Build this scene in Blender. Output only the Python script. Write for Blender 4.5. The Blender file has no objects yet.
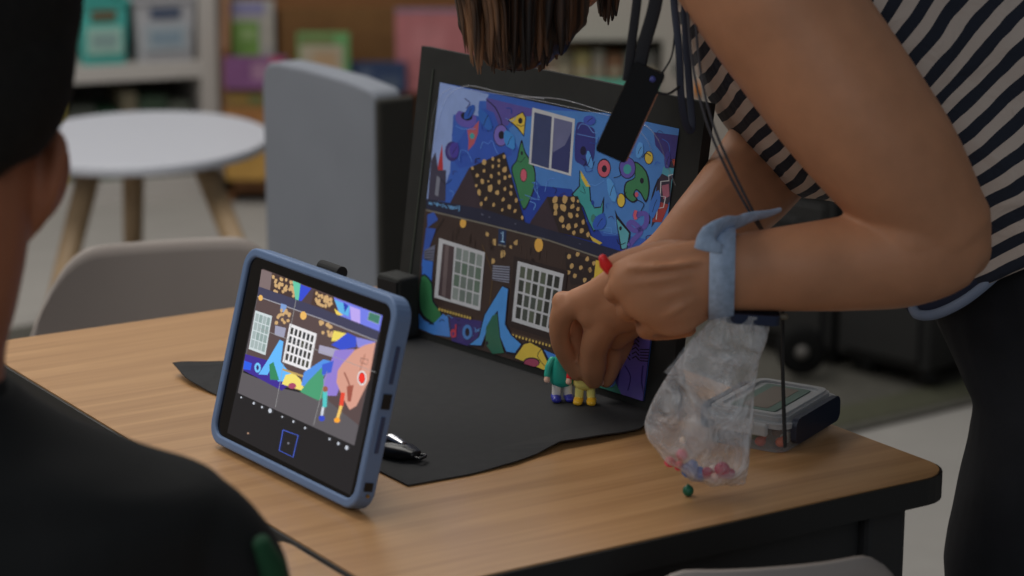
import bpy, bmesh, math, random
from mathutils import Vector as V, Matrix, noise
random.seed(7)
SC = bpy.context.scene
COL = SC.collection
# ------------------------------------------------------------------ camera
F = 2300.0; PITCH = math.radians(14); CAMZ = 1.39
FW = V((0, math.cos(PITCH), -math.sin(PITCH))); UP = V((0, math.sin(PITCH), math.cos(PITCH)))
cd = bpy.data.cameras.new('camera'); cam = bpy.data.objects.new('camera', cd); COL.objects.link(cam)
cam.location = (0, 0, CAMZ); cam.rotation_euler = (math.radians(90) - PITCH, 0, 0)
cd.sensor_width = 36; cd.lens = 36 * F / 1024; cd.clip_start = .05; cd.clip_end = 60
cd.dof.use_dof = True; cd.dof.focus_distance = 2.3; cd.dof.aperture_fstop = 4.2
SC.camera = cam
SC.view_settings.view_transform = 'Standard'; SC.view_settings.look = 'None'
SC.view_settings.gamma = 1; SC.view_settings.use_curve_mapping = False
SC.view_settings.exposure = 0.0
# ------------------------------------------------------------------ light
w = bpy.data.worlds.new('world'); SC.world = w; w.use_nodes = True
w.node_tree.nodes['Background'].inputs[0].default_value = (.80, .90, 1.0, 1)
w.node_tree.nodes['Background'].inputs[1].default_value = .15
def area(name, loc, rot, sx, sy, e, col=(1, .96, .9)):
    l = bpy.data.lights.new(name, 'AREA'); l.shape = 'RECTANGLE'; l.size = sx; l.size_y = sy; l.energy = e; l.color = col
    o = bpy.data.objects.new(name, l); COL.objects.link(o); o.location = loc; o.rotation_euler = [math.radians(a) for a in rot]
    return o
area('ceiling_lamp_near', (-.9, 3.3, 2.9), (0, 0, 0), 1.6, 1.6, 40)
area('ceiling_lamp_far', (-1.2, 5.6, 2.9), (0, 0, 0), 3.0, 1.2, 33)
area('ceiling_lamp_left', (-2.6, 1.6, 2.6), (0, -40, 0), 1.5, 1.5, 22)
area('front_fill', (-.2, -1.2, 2.3), (62, 0, 0), 1.8, 1.0, 13, (.92, .96, 1))  # added fill from behind the camera for surfaces facing it, no window there

def ray(x, y):
    return V(((x - 512) / F, 0, 0)) + FW + UP * ((288 - y) / F)
def P(x, y, Y):
    d = ray(x, y); return V((0, 0, CAMZ)) + d * (Y / d.y)
def PZ(x, y, z):
    d = ray(x, y); return V((0, 0, CAMZ)) + d * ((z - CAMZ) / d.z)
def PP(x, y, O, n):
    d = ray(x, y); c = V((0, 0, CAMZ)); return c + d * ((O - c).dot(n) / d.dot(n))
def R(px, Y): return px * Y * 1.03 / F
# ------------------------------------------------------------------ materials
def lin(c):
    c = c / 255; return c / 12.92 if c < .04045 else ((c + .055) / 1.055) ** 2.4
def rgb(r, g, b, k=2.0):
    return (min(lin(r) * k, .9), min(lin(g) * k, .9), min(lin(b) * k, .9), 1)
MC = {}
def mat(name, col, rough=.6, spec=.4, var=.12, scale=30, metal=0, bump=0, coat=0, emit=0, trans=0, alpha=1):
    if name in MC: return MC[name]
    m = bpy.data.materials.new(name); m.use_nodes = True; nt = m.node_tree; N = nt.nodes; L = nt.links
    b = N['Principled BSDF']
    tc = N.new('ShaderNodeTexCoord'); nz = N.new('ShaderNodeTexNoise'); nz.inputs['Scale'].default_value = scale; nz.inputs['Detail'].default_value = 4
    L.new(tc.outputs['Object'], nz.inputs['Vector'])
    mx = N.new('ShaderNodeMix'); mx.data_type = 'RGBA'
    mx.inputs[6].default_value = tuple(c * (1 - var) for c in col[:3]) + (1,)
    mx.inputs[7].default_value = tuple(min(1, c * (1 + var)) for c in col[:3]) + (1,)
    L.new(nz.outputs['Fac'], mx.inputs[0]); L.new(mx.outputs[2], b.inputs['Base Color'])
    b.inputs['Roughness'].default_value = rough; b.inputs['Specular IOR Level'].default_value = spec; b.inputs['Metallic'].default_value = metal
    b.inputs['Coat Weight'].default_value = coat; b.inputs['Coat Roughness'].default_value = .12
    b.inputs['Transmission Weight'].default_value = trans; b.inputs['Alpha'].default_value = alpha
    if emit:
        L.new(mx.outputs[2], b.inputs['Emission Color']); b.inputs['Emission Strength'].default_value = emit
    if bump:
        bp = N.new('ShaderNodeBump'); bp.inputs['Strength'].default_value = bump; bp.inputs['Distance'].default_value = .002
        L.new(nz.outputs['Fac'], bp.inputs['Height']); L.new(bp.outputs[0], b.inputs['Normal'])
    MC[name] = m; return m
def cm(r, g, b, k=2.0, **kw):
    return mat('c_%d_%d_%d_%d' % (r, g, b, int(k * 10)) + ''.join(str(v) for v in kw.values()), rgb(r, g, b, k), **kw)
def wood(name, c1, c2, sc=(3, 60, 60), rough=.35, coat=.3):
    m = bpy.data.materials.new(name); m.use_nodes = True; nt = m.node_tree; N = nt.nodes; L = nt.links; b = N['Principled BSDF']
    tc = N.new('ShaderNodeTexCoord'); mp = N.new('ShaderNodeMapping'); mp.inputs['Scale'].default_value = sc
    L.new(tc.outputs['Object'], mp.inputs[0])
    n1 = N.new('ShaderNodeTexNoise'); n1.inputs['Scale'].default_value = 1.3; n1.inputs['Detail'].default_value = 8; n1.inputs['Distortion'].default_value = .8
    L.new(mp.outputs[0], n1.inputs['Vector'])
    wv = N.new('ShaderNodeTexWave'); wv.bands_direction = 'Y'; wv.inputs['Scale'].default_value = .12; wv.inputs['Distortion'].default_value = 6; wv.inputs['Detail'].default_value = 3; wv.inputs['Detail Scale'].default_value = .5
    L.new(mp.outputs[0], wv.inputs['Vector'])
    md = N.new('ShaderNodeMath'); md.operation = 'MULTIPLY_ADD'; md.inputs[1].default_value = .12; L.new(wv.outputs['Fac'], md.inputs[0]); 
    m2 = N.new('ShaderNodeMath'); m2.operation = 'MULTIPLY'; m2.inputs[1].default_value = .9; L.new(n1.outputs['Fac'], m2.inputs[0]); L.new(m2.outputs[0], md.inputs[2])
    cr = N.new('ShaderNodeValToRGB'); cr.color_ramp.elements[0].color = c2; cr.color_ramp.elements[1].color = c1
    cr.color_ramp.elements[0].position = .1; cr.color_ramp.elements[1].position = .8
    L.new(md.outputs[0], cr.inputs[0]); L.new(cr.outputs[0], b.inputs['Base Color'])
    b.inputs['Roughness'].default_value = rough; b.inputs['Coat Weight'].default_value = coat; b.inputs['Coat Roughness'].default_value = .15
    return m
def glassy(name, col, amt, rough=.15, wrinkle=0):
    m = bpy.data.materials.new(name); m.use_nodes = True; nt = m.node_tree; N = nt.nodes; L = nt.links
    b = N['Principled BSDF']; out = N['Material Output']
    b.inputs['Base Color'].default_value = col; b.inputs['Roughness'].default_value = rough; b.inputs['Specular IOR Level'].default_value = .8
    tr = N.new('ShaderNodeBsdfTransparent'); mx = N.new('ShaderNodeMixShader')
    fr = N.new('ShaderNodeLayerWeight'); fr.inputs[0].default_value = .35
    mr = N.new('ShaderNodeMapRange'); mr.inputs[3].default_value = amt; mr.inputs[4].default_value = min(1, amt + .55)
    L.new(fr.outputs['Facing'], mr.inputs[0]); 
    if wrinkle:
        tc = N.new('ShaderNodeTexCoord'); nz = N.new('ShaderNodeTexNoise'); nz.inputs['Scale'].default_value = 20; nz.inputs['Detail'].default_value = 3; nz.inputs['Distortion'].default_value = 2.2
        L.new(tc.outputs['Object'], nz.inputs['Vector'])
        bp = N.new('ShaderNodeBump'); bp.inputs['Strength'].default_value = wrinkle; bp.inputs['Distance'].default_value = .03
        L.new(nz.outputs['Fac'], bp.inputs['Height']); L.new(bp.outputs[0], b.inputs['Normal'])
        ad = N.new('ShaderNodeMath'); ad.operation = 'MULTIPLY_ADD'; ad.inputs[1].default_value = 1.0; ad.inputs[2].default_value = -.47
        L.new(nz.outputs['Fac'], ad.inputs[0]); a2 = N.new('ShaderNodeMath'); a2.operation = 'ADD'; a2.use_clamp = True
        L.new(ad.outputs[0], a2.inputs[0]); L.new(mr.outputs[0], a2.inputs[1]); L.new(a2.outputs[0], mx.inputs[0])
    else: L.new(mr.outputs[0], mx.inputs[0])
    L.new(tr.outputs[0], mx.inputs[1]); L.new(b.outputs[0], mx.inputs[2]); L.new(mx.outputs[0], out.inputs[0])
    return m
# ------------------------------------------------------------------ object helpers
OFF = {}
def thing(name, label, cat, loc, group=None):
    o = bpy.data.objects.new(name, None); COL.objects.link(o); o.location = loc; o.empty_display_size = .05
    o['label'] = label; o['category'] = cat
    if group: o['group'] = group
    OFF[o] = V(loc); return o
def tag(o, label, cat, group=None):
    o['label'] = label; o['category'] = cat
    if group: o['group'] = group
    return o
def mk(name, bm, mats, parent=None, smooth=False, label=None, origin=None, norm=True):
    off = OFF[parent] if parent else (V(origin) if origin is not None else V((0, 0, 0)))
    for v in bm.verts: v.co -= off
    if norm: bmesh.ops.recalc_face_normals(bm, faces=bm.faces)
    me = bpy.data.meshes.new(name); bm.to_mesh(me); bm.free()
    if not isinstance(mats, (list, tuple)): mats = [mats]
    for m in mats: me.materials.append(m)
    if smooth: me.polygons.foreach_set('use_smooth', [True] * len(me.polygons))
    o = bpy.data.objects.new(name, me); COL.objects.link(o)
    if parent: o.parent = parent
    elif origin is not None: o.location = off
    OFF[o] = off
    if label: o['label'] = label
    return o
def struct(name, bm, m, **k):
    o = mk(name, bm, m, **k); o['kind'] = 'structure'; return o
def NB(): return bmesh.new()
def box(bm, lo, hi, M=None, bev=0, mi=0):
    vs = [bm.verts.new((x, y, z)) for x in (lo[0], hi[0]) for y in (lo[1], hi[1]) for z in (lo[2], hi[2])]
    fs = [(0, 1, 3, 2), (4, 6, 7, 5), (0, 4, 5, 1), (2, 3, 7, 6), (0, 2, 6, 4), (1, 5, 7, 3)]
    faces = [bm.faces.new([vs[i] for i in f]) for f in fs]
    geo = vs
    for f in faces: f.material_index = mi
    if bev:
        es = list({e for f in faces for e in f.edges})
        r = bmesh.ops.bevel(bm, geom=es, offset=bev, segments=3, affect='EDGES', profile=.5)
        geo = list({v for f in r['faces'] for v in f.verts} | {v for v in vs if v.is_valid})
        allf = {f for v in geo for f in v.link_faces}
        geo = list({v for f in allf for v in f.verts})
        for f in allf: f.material_index = mi
    if M is not None:
        for v in geo: v.co = M @ v.co
    return geo
def frame(O, u, v, n):
    return Matrix(((u.x, v.x, n.x, O.x), (u.y, v.y, n.y, O.y), (u.z, v.z, n.z, O.z), (0, 0, 0, 1)))
def loft(bm, pts, rad, ref=V((0, 0, 1)), seg=14, caps=True, mi=0, uv=None, power=2.0):
    pts = [V(p) for p in pts]; rings = []; n = len(pts)
    rad = [(r, r) if not isinstance(r, (tuple, list)) else r for r in rad]
    tg = [(pts[min(i + 1, n - 1)] - pts[max(i - 1, 0)]).normalized() for i in range(n)]
    P2, R2, T2 = list(pts), list(rad), list(tg)
    if caps:
        pre = []; post = []
        for s, k in ((.95, .35), (.72, .72), (.35, .95)):
            r0 = min(rad[0]); r1 = min(rad[-1])
            pre.insert(0, (pts[0] - tg[0] * r0 * k, (rad[0][0] * s, rad[0][1] * s), tg[0]))
            post.append((pts[-1] + tg[-1] * r1 * k, (rad[-1][0] * s, rad[-1][1] * s), tg[-1]))
        P2 = [a[0] for a in pre] + P2 + [a[0] for a in post]; R2 = [a[1] for a in pre] + R2 + [a[1] for a in post]; T2 = [a[2] for a in pre] + T2 + [a[2] for a in post]
    for p, (ra, rb), t in zip(P2, R2, T2):
        a = ref - t * ref.dot(t)
        if a.length < 1e-4: a = V((1, 0, 0)) - t * t.x
        a.normalize(); b = t.cross(a)
        rg = []
        for k in range(seg):
            an = 2 * math.pi * k / seg; c, s = math.cos(an), math.sin(an)
            if power != 2:
                c = math.copysign(abs(c) ** (2 / power), c); s = math.copysign(abs(s) ** (2 / power), s)
            rg.append(bm.verts.new(p + a * ra * c + b * rb * s))
        rings.append(rg)
    for i in range(len(rings) - 1):
        for k in range(seg):
            f = bm.faces.new((rings[i][k], rings[i][(k + 1) % seg], rings[i + 1][(k + 1) % seg], rings[i + 1][k])); f.material_index = mi
    if caps is not None:
        f = bm.faces.new(rings[0][::-1]); f.material_index = mi; f = bm.faces.new(rings[-1]); f.material_index = mi
    return rings
def cr(pts, k=6, closed=False):
    pts = [V(p) for p in pts]; out = []; n = len(pts)
    rng = range(n) if closed else range(n - 1)
    for i in rng:
        g = (lambda j: pts[j % n]) if closed else (lambda j: pts[max(0, min(n - 1, j))])
        a, b, c, d = g(i - 1), g(i), g(i + 1), g(i + 2)
        for s in range(k):
            t = s / k
            out.append(.5 * ((2 * b) + (c - a) * t + (2 * a - 5 * b + 4 * c - d) * t * t + (3 * b - a - 3 * c + d) * t ** 3))
    if not closed: out.append(pts[-1])
    return out
def tube(bm, pts, r, seg=8, k=6, mi=0):
    q = cr(pts, k); loft(bm, q, [r] * len(q), seg=seg, mi=mi)
def ell(bm, c, rx, ry=None, rz=None, M=None, seg=20, mi=0):
    ry = ry or rx; rz = rz or rx
    m = Matrix.Translation(c) @ (M if M else Matrix.Identity(4)) @ Matrix.Diagonal((rx, ry, rz, 1))
    r = bmesh.ops.create_uvsphere(bm, u_segments=seg, v_segments=max(6, seg // 2), radius=1, matrix=m)
    for f in {f for v in r['verts'] for f in v.link_faces}: f.material_index = mi
def slab(bm, poly, z0, z1, M=None, mi=0, side=None):
    a = [bm.verts.new((p[0], p[1], z0)) for p in poly]; b = [bm.verts.new((p[0], p[1], z1)) for p in poly]
    f = bm.faces.new(b); f.material_index = mi; f = bm.faces.new(a[::-1]); f.material_index = mi
    for i in range(len(poly)):
        j = (i + 1) % len(poly); f = bm.faces.new((a[i], a[j], b[j], b[i])); f.material_index = mi if side is None else side
    if M is not None:
        for v in a + b: v.co = M @ v.co
def rrect(x0, y0, x1, y1, r, k=6):
    out = []
    for cx, cy, a0 in ((x1 - r, y1 - r, 0), (x0 + r, y1 - r, 90), (x0 + r, y0 + r, 180), (x1 - r, y0 + r, 270)):
        for s in range(k + 1):
            a = math.radians(a0 + 90 * s / k); out.append((cx + r * math.cos(a), cy + r * math.sin(a)))
    return out
def ringslab(bm, outer, inner, z0, z1, M, mi=0):
    n = len(outer)
    vs = [[bm.verts.new(M @ V((p[0], p[1], z))) for p in poly] for poly, z in ((outer, z0), (outer, z1), (inner, z1), (inner, z0))]
    for a in range(4):
        A, B = vs[a], vs[(a + 1) % 4]
        for i in range(n):
            j = (i + 1) % n; bm.faces.new((A[i], A[j], B[j], B[i])).material_index = mi
def remesh(o, vox, it=6, fac=.5):
    m = o.modifiers.new('r', 'REMESH'); m.mode = 'VOXEL'; m.voxel_size = vox; m.use_smooth_shade = True
    s = o.modifiers.new('s', 'SMOOTH'); s.iterations = it; s.factor = fac
# ------------------------------------------------------------------ room
M_floor = mat('floor_vinyl', rgb(116, 113, 109, 2.1), rough=.75, var=.10, scale=9)
M_wall = mat('wall_paint', rgb(120, 112, 105, 1.5), rough=.9, var=.04)
bm = NB(); box(bm, (-4, .3, -.05), (4, 7.6, 0)); struct('floor', bm, M_floor)
bm = NB(); box(bm, (-4, 7.5, 0), (4, 7.6, 2.9)); struct('wall_back', bm, M_wall)
bm = NB(); box(bm, (-4.1, .3, 0), (-4, 7.6, 2.9)); struct('wall_left', bm, M_wall)
bm = NB(); box(bm, (4, .3, 0), (4.1, 7.6, 2.9)); struct('wall_right', bm, M_wall)
# dark floor patch: furniture shade put into its colour
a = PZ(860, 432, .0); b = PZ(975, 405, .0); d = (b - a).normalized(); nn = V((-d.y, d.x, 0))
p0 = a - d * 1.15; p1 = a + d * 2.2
M_floor_shade = mat('floor_shade_dark', rgb(70, 68, 62, 1.5), rough=.95, var=.35, scale=60, bump=.5)
M_floor_olive = mat('floor_olive', rgb(66, 66, 52, 1.4), rough=.95, var=.3, scale=50, bump=.5)
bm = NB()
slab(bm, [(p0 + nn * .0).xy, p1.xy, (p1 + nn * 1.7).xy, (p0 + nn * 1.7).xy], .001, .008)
cp = mk('floor_shade', bm, M_floor_shade, origin=p0); tag(cp, 'dark grey patch standing in for furniture shade on the floor behind the desk', 'floor_shade')
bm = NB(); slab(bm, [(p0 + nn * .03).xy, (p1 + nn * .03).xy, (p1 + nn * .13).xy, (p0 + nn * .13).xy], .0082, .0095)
mk('border_stripe', bm, M_floor_olive, parent=cp, label='olive border stripe')
# ------------------------------------------------------------------ desk
TZ = .70
C_ = V((.4212, 2.0563, 0)); B_ = V((-.0998, 1.7360, 0)); u = (C_ - B_).normalized(); vv = V((-u.y, u.x, 0)); TW = (C_ - B_).length; TL = .922
M_wood = wood('oak_laminate', rgb(174, 134, 92, 1.42), rgb(142, 102, 62, 1.3))
M_black = mat('black_trim', (.012, .012, .012, 1), rough=.45, var=.1)
M_leg = mat('dark_metal', (.022, .022, .023, 1), rough=.5, var=.1)
desk = thing('desk', 'oak-topped school desk with black edge carrying the tablet and the mural board', 'desk', B_)
desk.rotation_euler = (0, 0, math.atan2(u.y, u.x))
MD = frame(B_, u, vv, V((0, 0, 1)))
def mkd(name, bm, m, par, **k):     # built in the desk's own frame
    for v in bm.verts: v.co.x -= .037 * v.co.y
    me_o = mk(name, bm, m, **k); me_o.parent = par; OFF[me_o] = OFF[par]; return me_o
bm = NB(); slab(bm, rrect(.003, .003, TW - .003, TL - .003, .035), TZ - .010, TZ); mkd('desktop', bm, M_wood, desk, label='oak laminate top')
bm = NB(); slab(bm, rrect(0, 0, TW, TL, .038), TZ - .027, TZ - .0015); mkd('edge_band', bm, M_black, desk)
bm = NB()
for lo, hi in (((.05, .04, TZ - .085), (TW - .05, .055, TZ - .028)), ((.05, TL - .055, TZ - .085), (TW - .05, TL - .04, TZ - .028)), ((.04, .05, TZ - .085), (.055, TL - .05, TZ - .028)), ((TW - .055, .05, TZ - .085), (TW - .04, TL - .05, TZ - .028))): box(bm, lo, hi)
mkd('apron', bm, M_leg, desk)
for x, y in ((.045, .045), (TW - .06, .055), (TW - .06, TL - .06), (.045, TL - .06)):
    bm = NB(); box(bm, (x - .026, y - .026, .02), (x + .026, y + .026, TZ - .028), bev=.008); lg = mkd('leg', bm, M_leg, desk)
    bm = NB(); loft(bm, [(x, y, 0.002), (x, y, .02)], [.022, .018], seg=12, caps=False); ft = mkd('foot_cap', bm, M_black, lg)
    ft.parent = lg
bm = NB(); box(bm, (.10, .10, TZ - .14), (TW - .13, TL - .25, TZ - .128)); box(bm, (.10, .10, TZ - .14), (.112, TL - .25, TZ - .03)); box(bm, (TW - .142, .10, TZ - .14), (TW - .13, TL - .25, TZ - .03)); mkd('book_shelf', bm, M_leg, desk)
# second desk, butted against the near-left long side
desk2 = thing('desk', 'second oak desk butted against the near left side, beside the boy', 'desk', B_ - u * .003)
desk2.rotation_euler = desk.rotation_euler
W2 = .30
bm = NB(); slab(bm, rrect(-W2, -.62, -.003, .17, .02), TZ - .010, TZ); mkd('desktop', bm, M_wood, desk2, label='oak laminate top')
bm = NB(); slab(bm, rrect(-W2 - .003, -.623, 0, .173, .022), TZ - .027, TZ - .0015); mkd('edge_band', bm, M_black, desk2)
for x, y in ((-.04, -.58), (-W2 + .04, -.58), (-.04, .13), (-W2 + .04, .13)):
    bm = NB(); box(bm, (x - .022, y - .022, 0), (x + .022, y + .022, TZ - .027), bev=.006); mkd('leg', bm, M_leg, desk2)
# ------------------------------------------------------------------ black mat
M_mat = mat('black_card', (.040, .040, .041, 1), rough=.85, spec=.2, var=.12, scale=80)
outl = [(173, 373), (205, 368), (243, 360), (330, 342), (385, 331), (418, 326), (470, 343), (540, 366), (600, 384), (655, 402), (652, 424), (640, 433), (600, 441), (560, 448), (515, 464), (470, 475), (408, 486), (380, 472), (330, 448), (270, 420), (225, 399), (190, 385)]
pl = [PZ(x, y, TZ + .001) for x, y in outl]
lift = {0: .012, 1: .006, 21: .005, 11: .004, 10: .003, 12: .006, 13: .007, 14: .002}
bm = NB(); vs = [bm.verts.new(p) for p in pl]; f = bm.faces.new(vs)
bmesh.ops.triangulate(bm, faces=[f]); bmesh.ops.subdivide_edges(bm, edges=bm.edges[:], cuts=3, use_grid_fill=True)
for v in bm.verts:
    for i, h in lift.items():
        dd = (v.co.xy - pl[i].xy).length
        v.co.z += h * math.exp(-(dd / .028) ** 2) * .8
r = bmesh.ops.extrude_face_region(bm, geom=bm.faces[:])
for e in r['geom']:
    if isinstance(e, bmesh.types.BMVert): e.co.z += .0012
o = mk('backdrop_sheet', bm, M_mat, origin=pl[0]); tag(o, 'black card backdrop sheet with curled corners lying on the desk', 'paper sheet')
# ------------------------------------------------------------------ mural board
BO = PZ(418, 330, TZ + .010); BR = PZ(644, 401, TZ + .010); bu = (BR - BO); BL = bu.length; bu.normalize()
bn0 = V((-bu.y, bu.x, 0)); th = math.radians(9); bw = bn0 * math.sin(th) + V((0, 0, math.cos(th))); bn = bu.cross(bw)   # bn faces the camera
MB = frame(BO, bu, bw, bn)
board = thing('display_board', 'upright black board with a colourful street mural print on the desk', 'display board', BO - V((0, 0, .010)))
M_foam = mat('black_foam_board', (.024, .025, .024, 1), rough=.75, spec=.25, var=.25, scale=40)
H0 = .282
bm = NB(); slab(bm, [(-.044, -.0075), (BL + .034, -.0075), (BL + .032, H0 + .028), (-.052, H0 + .037)], -.014, -.001, MB); mk('backing_board', bm, M_foam, board, label='black foam backing board')
for x in (.04, BL - .04):
    bm = NB(); fo = [BO + bu * x + bn * -.014 + bw * .18, BO + bu * x - bn0 * -.10 + V((0, 0, -.0085)), BO + bu * x - bn * .0145 + V((0, 0, -.007))]
    a = [bm.verts.new(p - bu * .002) for p in fo]; b = [bm.verts.new(p + bu * .002) for p in fo]
    bm.faces.new(a); bm.faces.new(b[::-1])
    for i in range(3): bm.faces.new((a[i], b[i], b[(i + 1) % 3], a[(i + 1) % 3]))
    mk('easel_strut', bm, M_foam, board)
class Art:
    """flat printed picture: coloured shapes laid in one mesh on a plane"""
    def __init__(s, O, n, M, clip=None, k=1.5, emit=0, rough=.35, coat=.5):
        s.O, s.n, s.M, s.Mi = O, n, M, M.inverted(); s.bm = NB(); s.mats = []; s.idx = {}; s.z = .0001; s.k = k; s.emit = emit; s.clip = clip; s.rough = rough; s.coat = coat
    def m(s, c):
        if c not in s.idx:
            s.idx[c] = len(s.mats)
            nm = ('screen' if s.emit else 'print') + '_%d_%d_%d' % c
            if s.emit: s.mats.append(mat(nm, rgb(*c, 1.0), rough=.12, spec=.5, var=.02, emit=s.emit))
            else: s.mats.append(mat(nm, rgb(*c, s.k), rough=s.rough, var=.14, scale=55, coat=s.coat))
            if s.emit:
                b = s.mats[-1].node_tree.nodes['Principled BSDF']
                for l in list(b.inputs['Base Color'].links): s.mats[-1].node_tree.links.remove(l)
                b.inputs['Base Color'].default_value = (.012, .012, .012, 1)
        return s.idx[c]
    def loc(s, p):
        q = s.Mi @ PP(p[0], p[1], s.O, s.n)
        if s.clip:
            x0, y0, x1, y1 = s.clip; q.x = min(max(q.x, x0), x1); q.y = min(max(q.y, y0), y1)
        return q
    def poly(s, pts, c, smooth=0):
        if smooth: pts = [(p.x, p.y) for p in cr([(a[0], a[1], 0) for a in pts], smooth, True)]
        s.z += .000004; vs = []
        for p in pts:
            q = s.loc(p); w_ = V((q.x, q.y, s.z))
            if vs and (vs[-1].co - s.M @ w_).length < 1e-5: continue
            vs.append(s.bm.verts.new(s.M @ w_))
        if len(vs) > 2:
            f = s.bm.faces.new(vs); f.material_index = s.m(c)
            f.normal_update()
            if f.normal.dot(s.n) < 0: f.normal_flip()
    def rect(s, x0, y0, x1, y1, c):     # in plane metres
        s.z += .000004
        f = s.bm.faces.new([s.bm.verts.new(s.M @ V((x, y, s.z))) for x, y in ((x0, y0), (x1, y0), (x1, y1), (x0, y1))]); f.material_index = s.m(c)
    def ell(s, c, rx, ry, col, rot=0, jit=0, n=14):
        pts = []
        for k in range(n):
            a = 2 * math.pi * k / n; j = 1 + random.uniform(-jit, jit)
            x, y = rx * math.cos(a) * j, ry * math.sin(a) * j
            pts.append((c[0] + x * math.cos(rot) - y * math.sin(rot), c[1] + x * math.sin(rot) + y * math.cos(rot)))
        s.poly(pts, col)
    def line(s, pts, wd, col, smooth=0, closed=False):
        if smooth: pts = [(p.x, p.y) for p in cr([(a[0], a[1], 0) for a in pts], smooth, closed)]
        if closed: pts = list(pts) + [pts[0]]
        s.z += .000004; h = wd / 2; n = len(pts); L = []; Rr = []
        for i in range(n):
            a = pts[max(i - 1, 0)]; b = pts[min(i + 1, n - 1)]; dx, dy = b[0] - a[0], b[1] - a[1]; l = math.hypot(dx, dy) or 1
            nx, ny = -dy / l * h, dx / l * h
            for lst, sg in ((L, 1), (Rr, -1)):
                q = s.loc((pts[i][0] + nx * sg, pts[i][1] + ny * sg)); lst.append(s.bm.verts.new(s.M @ V((q.x, q.y, s.z))))
        for i in range(n - 1):
            f = s.bm.faces.new((L[i], L[i + 1], Rr[i + 1], Rr[i])); f.material_index = s.m(col); f.normal_update()
            if f.normal.dot(s.n) < 0: f.normal_flip()
def crop(ox, oy, s): return lambda pts: [(ox + x / s, oy + y / s) for x, y in pts]
def bil(q, u_, v_):
    (a, b, c, d) = q; return ((1 - v_) * ((1 - u_) * a[0] + u_ * b[0]) + v_ * ((1 - u_) * d[0] + u_ * c[0]), (1 - v_) * ((1 - u_) * a[1] + u_ * b[1]) + v_ * ((1 - u_) * d[1] + u_ * c[1]))
def gridwin(A, q, nc, nr, white, dark, u0=0, fr=.05, gx=.18, gy=.12):
    for i in range(nc):
        for j in range(nr):
            x0 = u0 + (1 - u0) * (fr + (1 - 2 * fr) * (i + gx / 2) / nc); x1 = u0 + (1 - u0) * (fr + (1 - 2 * fr) * (i + 1 - gx / 2) / nc)
            y0 = fr + (1 - 2 * fr) * (j + gy / 2) / nr; y1 = fr + (1 - 2 * fr) * (j + 1 - gy / 2) / nr
            A.poly([bil(q, x0, y0), bil(q, x1, y0), bil(q, x1, y1), bil(q, x0, y1)], random.choice(dark))
A = Art(BO, bn, MB, clip=(-.011, .0, BL, H0), k=1.3)
cA, cB, cC, cD, cE, cF, cG, cH = crop(400, 30, 3.032), crop(400, 180, 2.503), crop(410, 50, 5.757), crop(540, 80, 5.76), crop(410, 150, 5.757), crop(530, 170, 5.76), crop(410, 230, 4.114), crop(500, 260, 3.6)
BLUE = (52, 92, 178); DEEP = (34, 62, 152); LITE = (70, 122, 190); NAVY = (36, 40, 62); BRN = (58, 46, 44); BRD = (44, 36, 38); GOLD = (184, 152, 100); INK = (26, 26, 44)
TEAL = (62, 150, 152); GRN = (58, 122, 84); PUR = (92, 82, 165); PUD = (56, 48, 112); YEL = (205, 178, 70); PNK = (190, 88, 108); WHT = (182, 184, 190); SKY = (132, 154, 205); RED = (170, 50, 56)
A.poly([(437, 80), (681, 132), (644, 403), (418, 332)], BLUE)
A.poly(cA([(330, 300), (400, 240), (620, 250), (850, 300), (850, 560), (780, 640), (560, 600), (470, 520), (400, 440)]), LITE)
A.poly(cE([(560, 330), (620, 290), (720, 230), (830, 250), (806, 470), (640, 430)]), DEEP)
A.poly(cF([(60, 90), (240, 110), (330, 260), (420, 380), (520, 380), (540, 480), (300, 470), (0, 330), (0, 150)]), DEEP)
A.poly(cA([(240, 240), (290, 235), (330, 300), (340, 380), (260, 400), (180, 420), (150, 380)]), (48, 82, 172))
A.poly(cA([(112, 150), (270, 195), (262, 215), (240, 215), (238, 245), (220, 245), (218, 268), (162, 256), (152, 430), (120, 520), (80, 520)]), SKY)
A.poly(cA([(128, 345), (131, 425), (112, 430)]), RED)
A.poly(cA([(95, 395), (108, 370), (116, 425), (140, 425), (138, 520), (85, 515)]), (60, 58, 78))
A.poly(cA([(112, 440), (122, 450), (116, 505), (106, 500)]), (120, 124, 140))
A.poly(cA([(262, 205), (405, 240), (398, 262), (350, 262), (325, 290), (300, 290), (285, 250), (262, 240)]), (84, 76, 150), 0)
A.ell(cA([(200, 268)])[0], 11, 9, PUR, .3); A.ell(cA([(202, 262)])[0], 6, 4, INK, .3)
A.poly(cA([(165, 240), (240, 262), (238, 242), (162, 220)]), SKY)
A.poly(cC([(330, 455), (362, 448), (398, 405), (392, 480), (370, 540), (335, 580), (338, 520)]), (168, 84, 96)); A.ell(cC([(358, 495)])[0], 2.4, 3, TEAL)
A.ell(cA([(158, 368)])[0], 7, 10, PUD); A.ell(cA([(157, 368)])[0], 4, 6, (84, 84, 140))
A.ell(cC([(524, 492)])[0], 7.6, 11.2, INK); A.ell(cC([(524, 492)])[0], 6.9, 10.4, (112, 100, 178)); A.ell(cC([(527, 490)])[0], 3, 4.2, INK)
A.poly(cC([(560, 405), (650, 355), (670, 390), (657, 500), (618, 452), (590, 425)]), INK)
A.poly(cC([(568, 405), (648, 361), (664, 392), (654, 488), (622, 446), (594, 421)]), YEL); A.ell(cC([(636, 407)])[0], 2.2, 3, INK); A.line(cC([(612, 428), (640, 440), (660, 432)]), .7, INK)
A.line(cC([(440, 285), (490, 330), (520, 390), (530, 430)]), 1, INK, 4)
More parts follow.
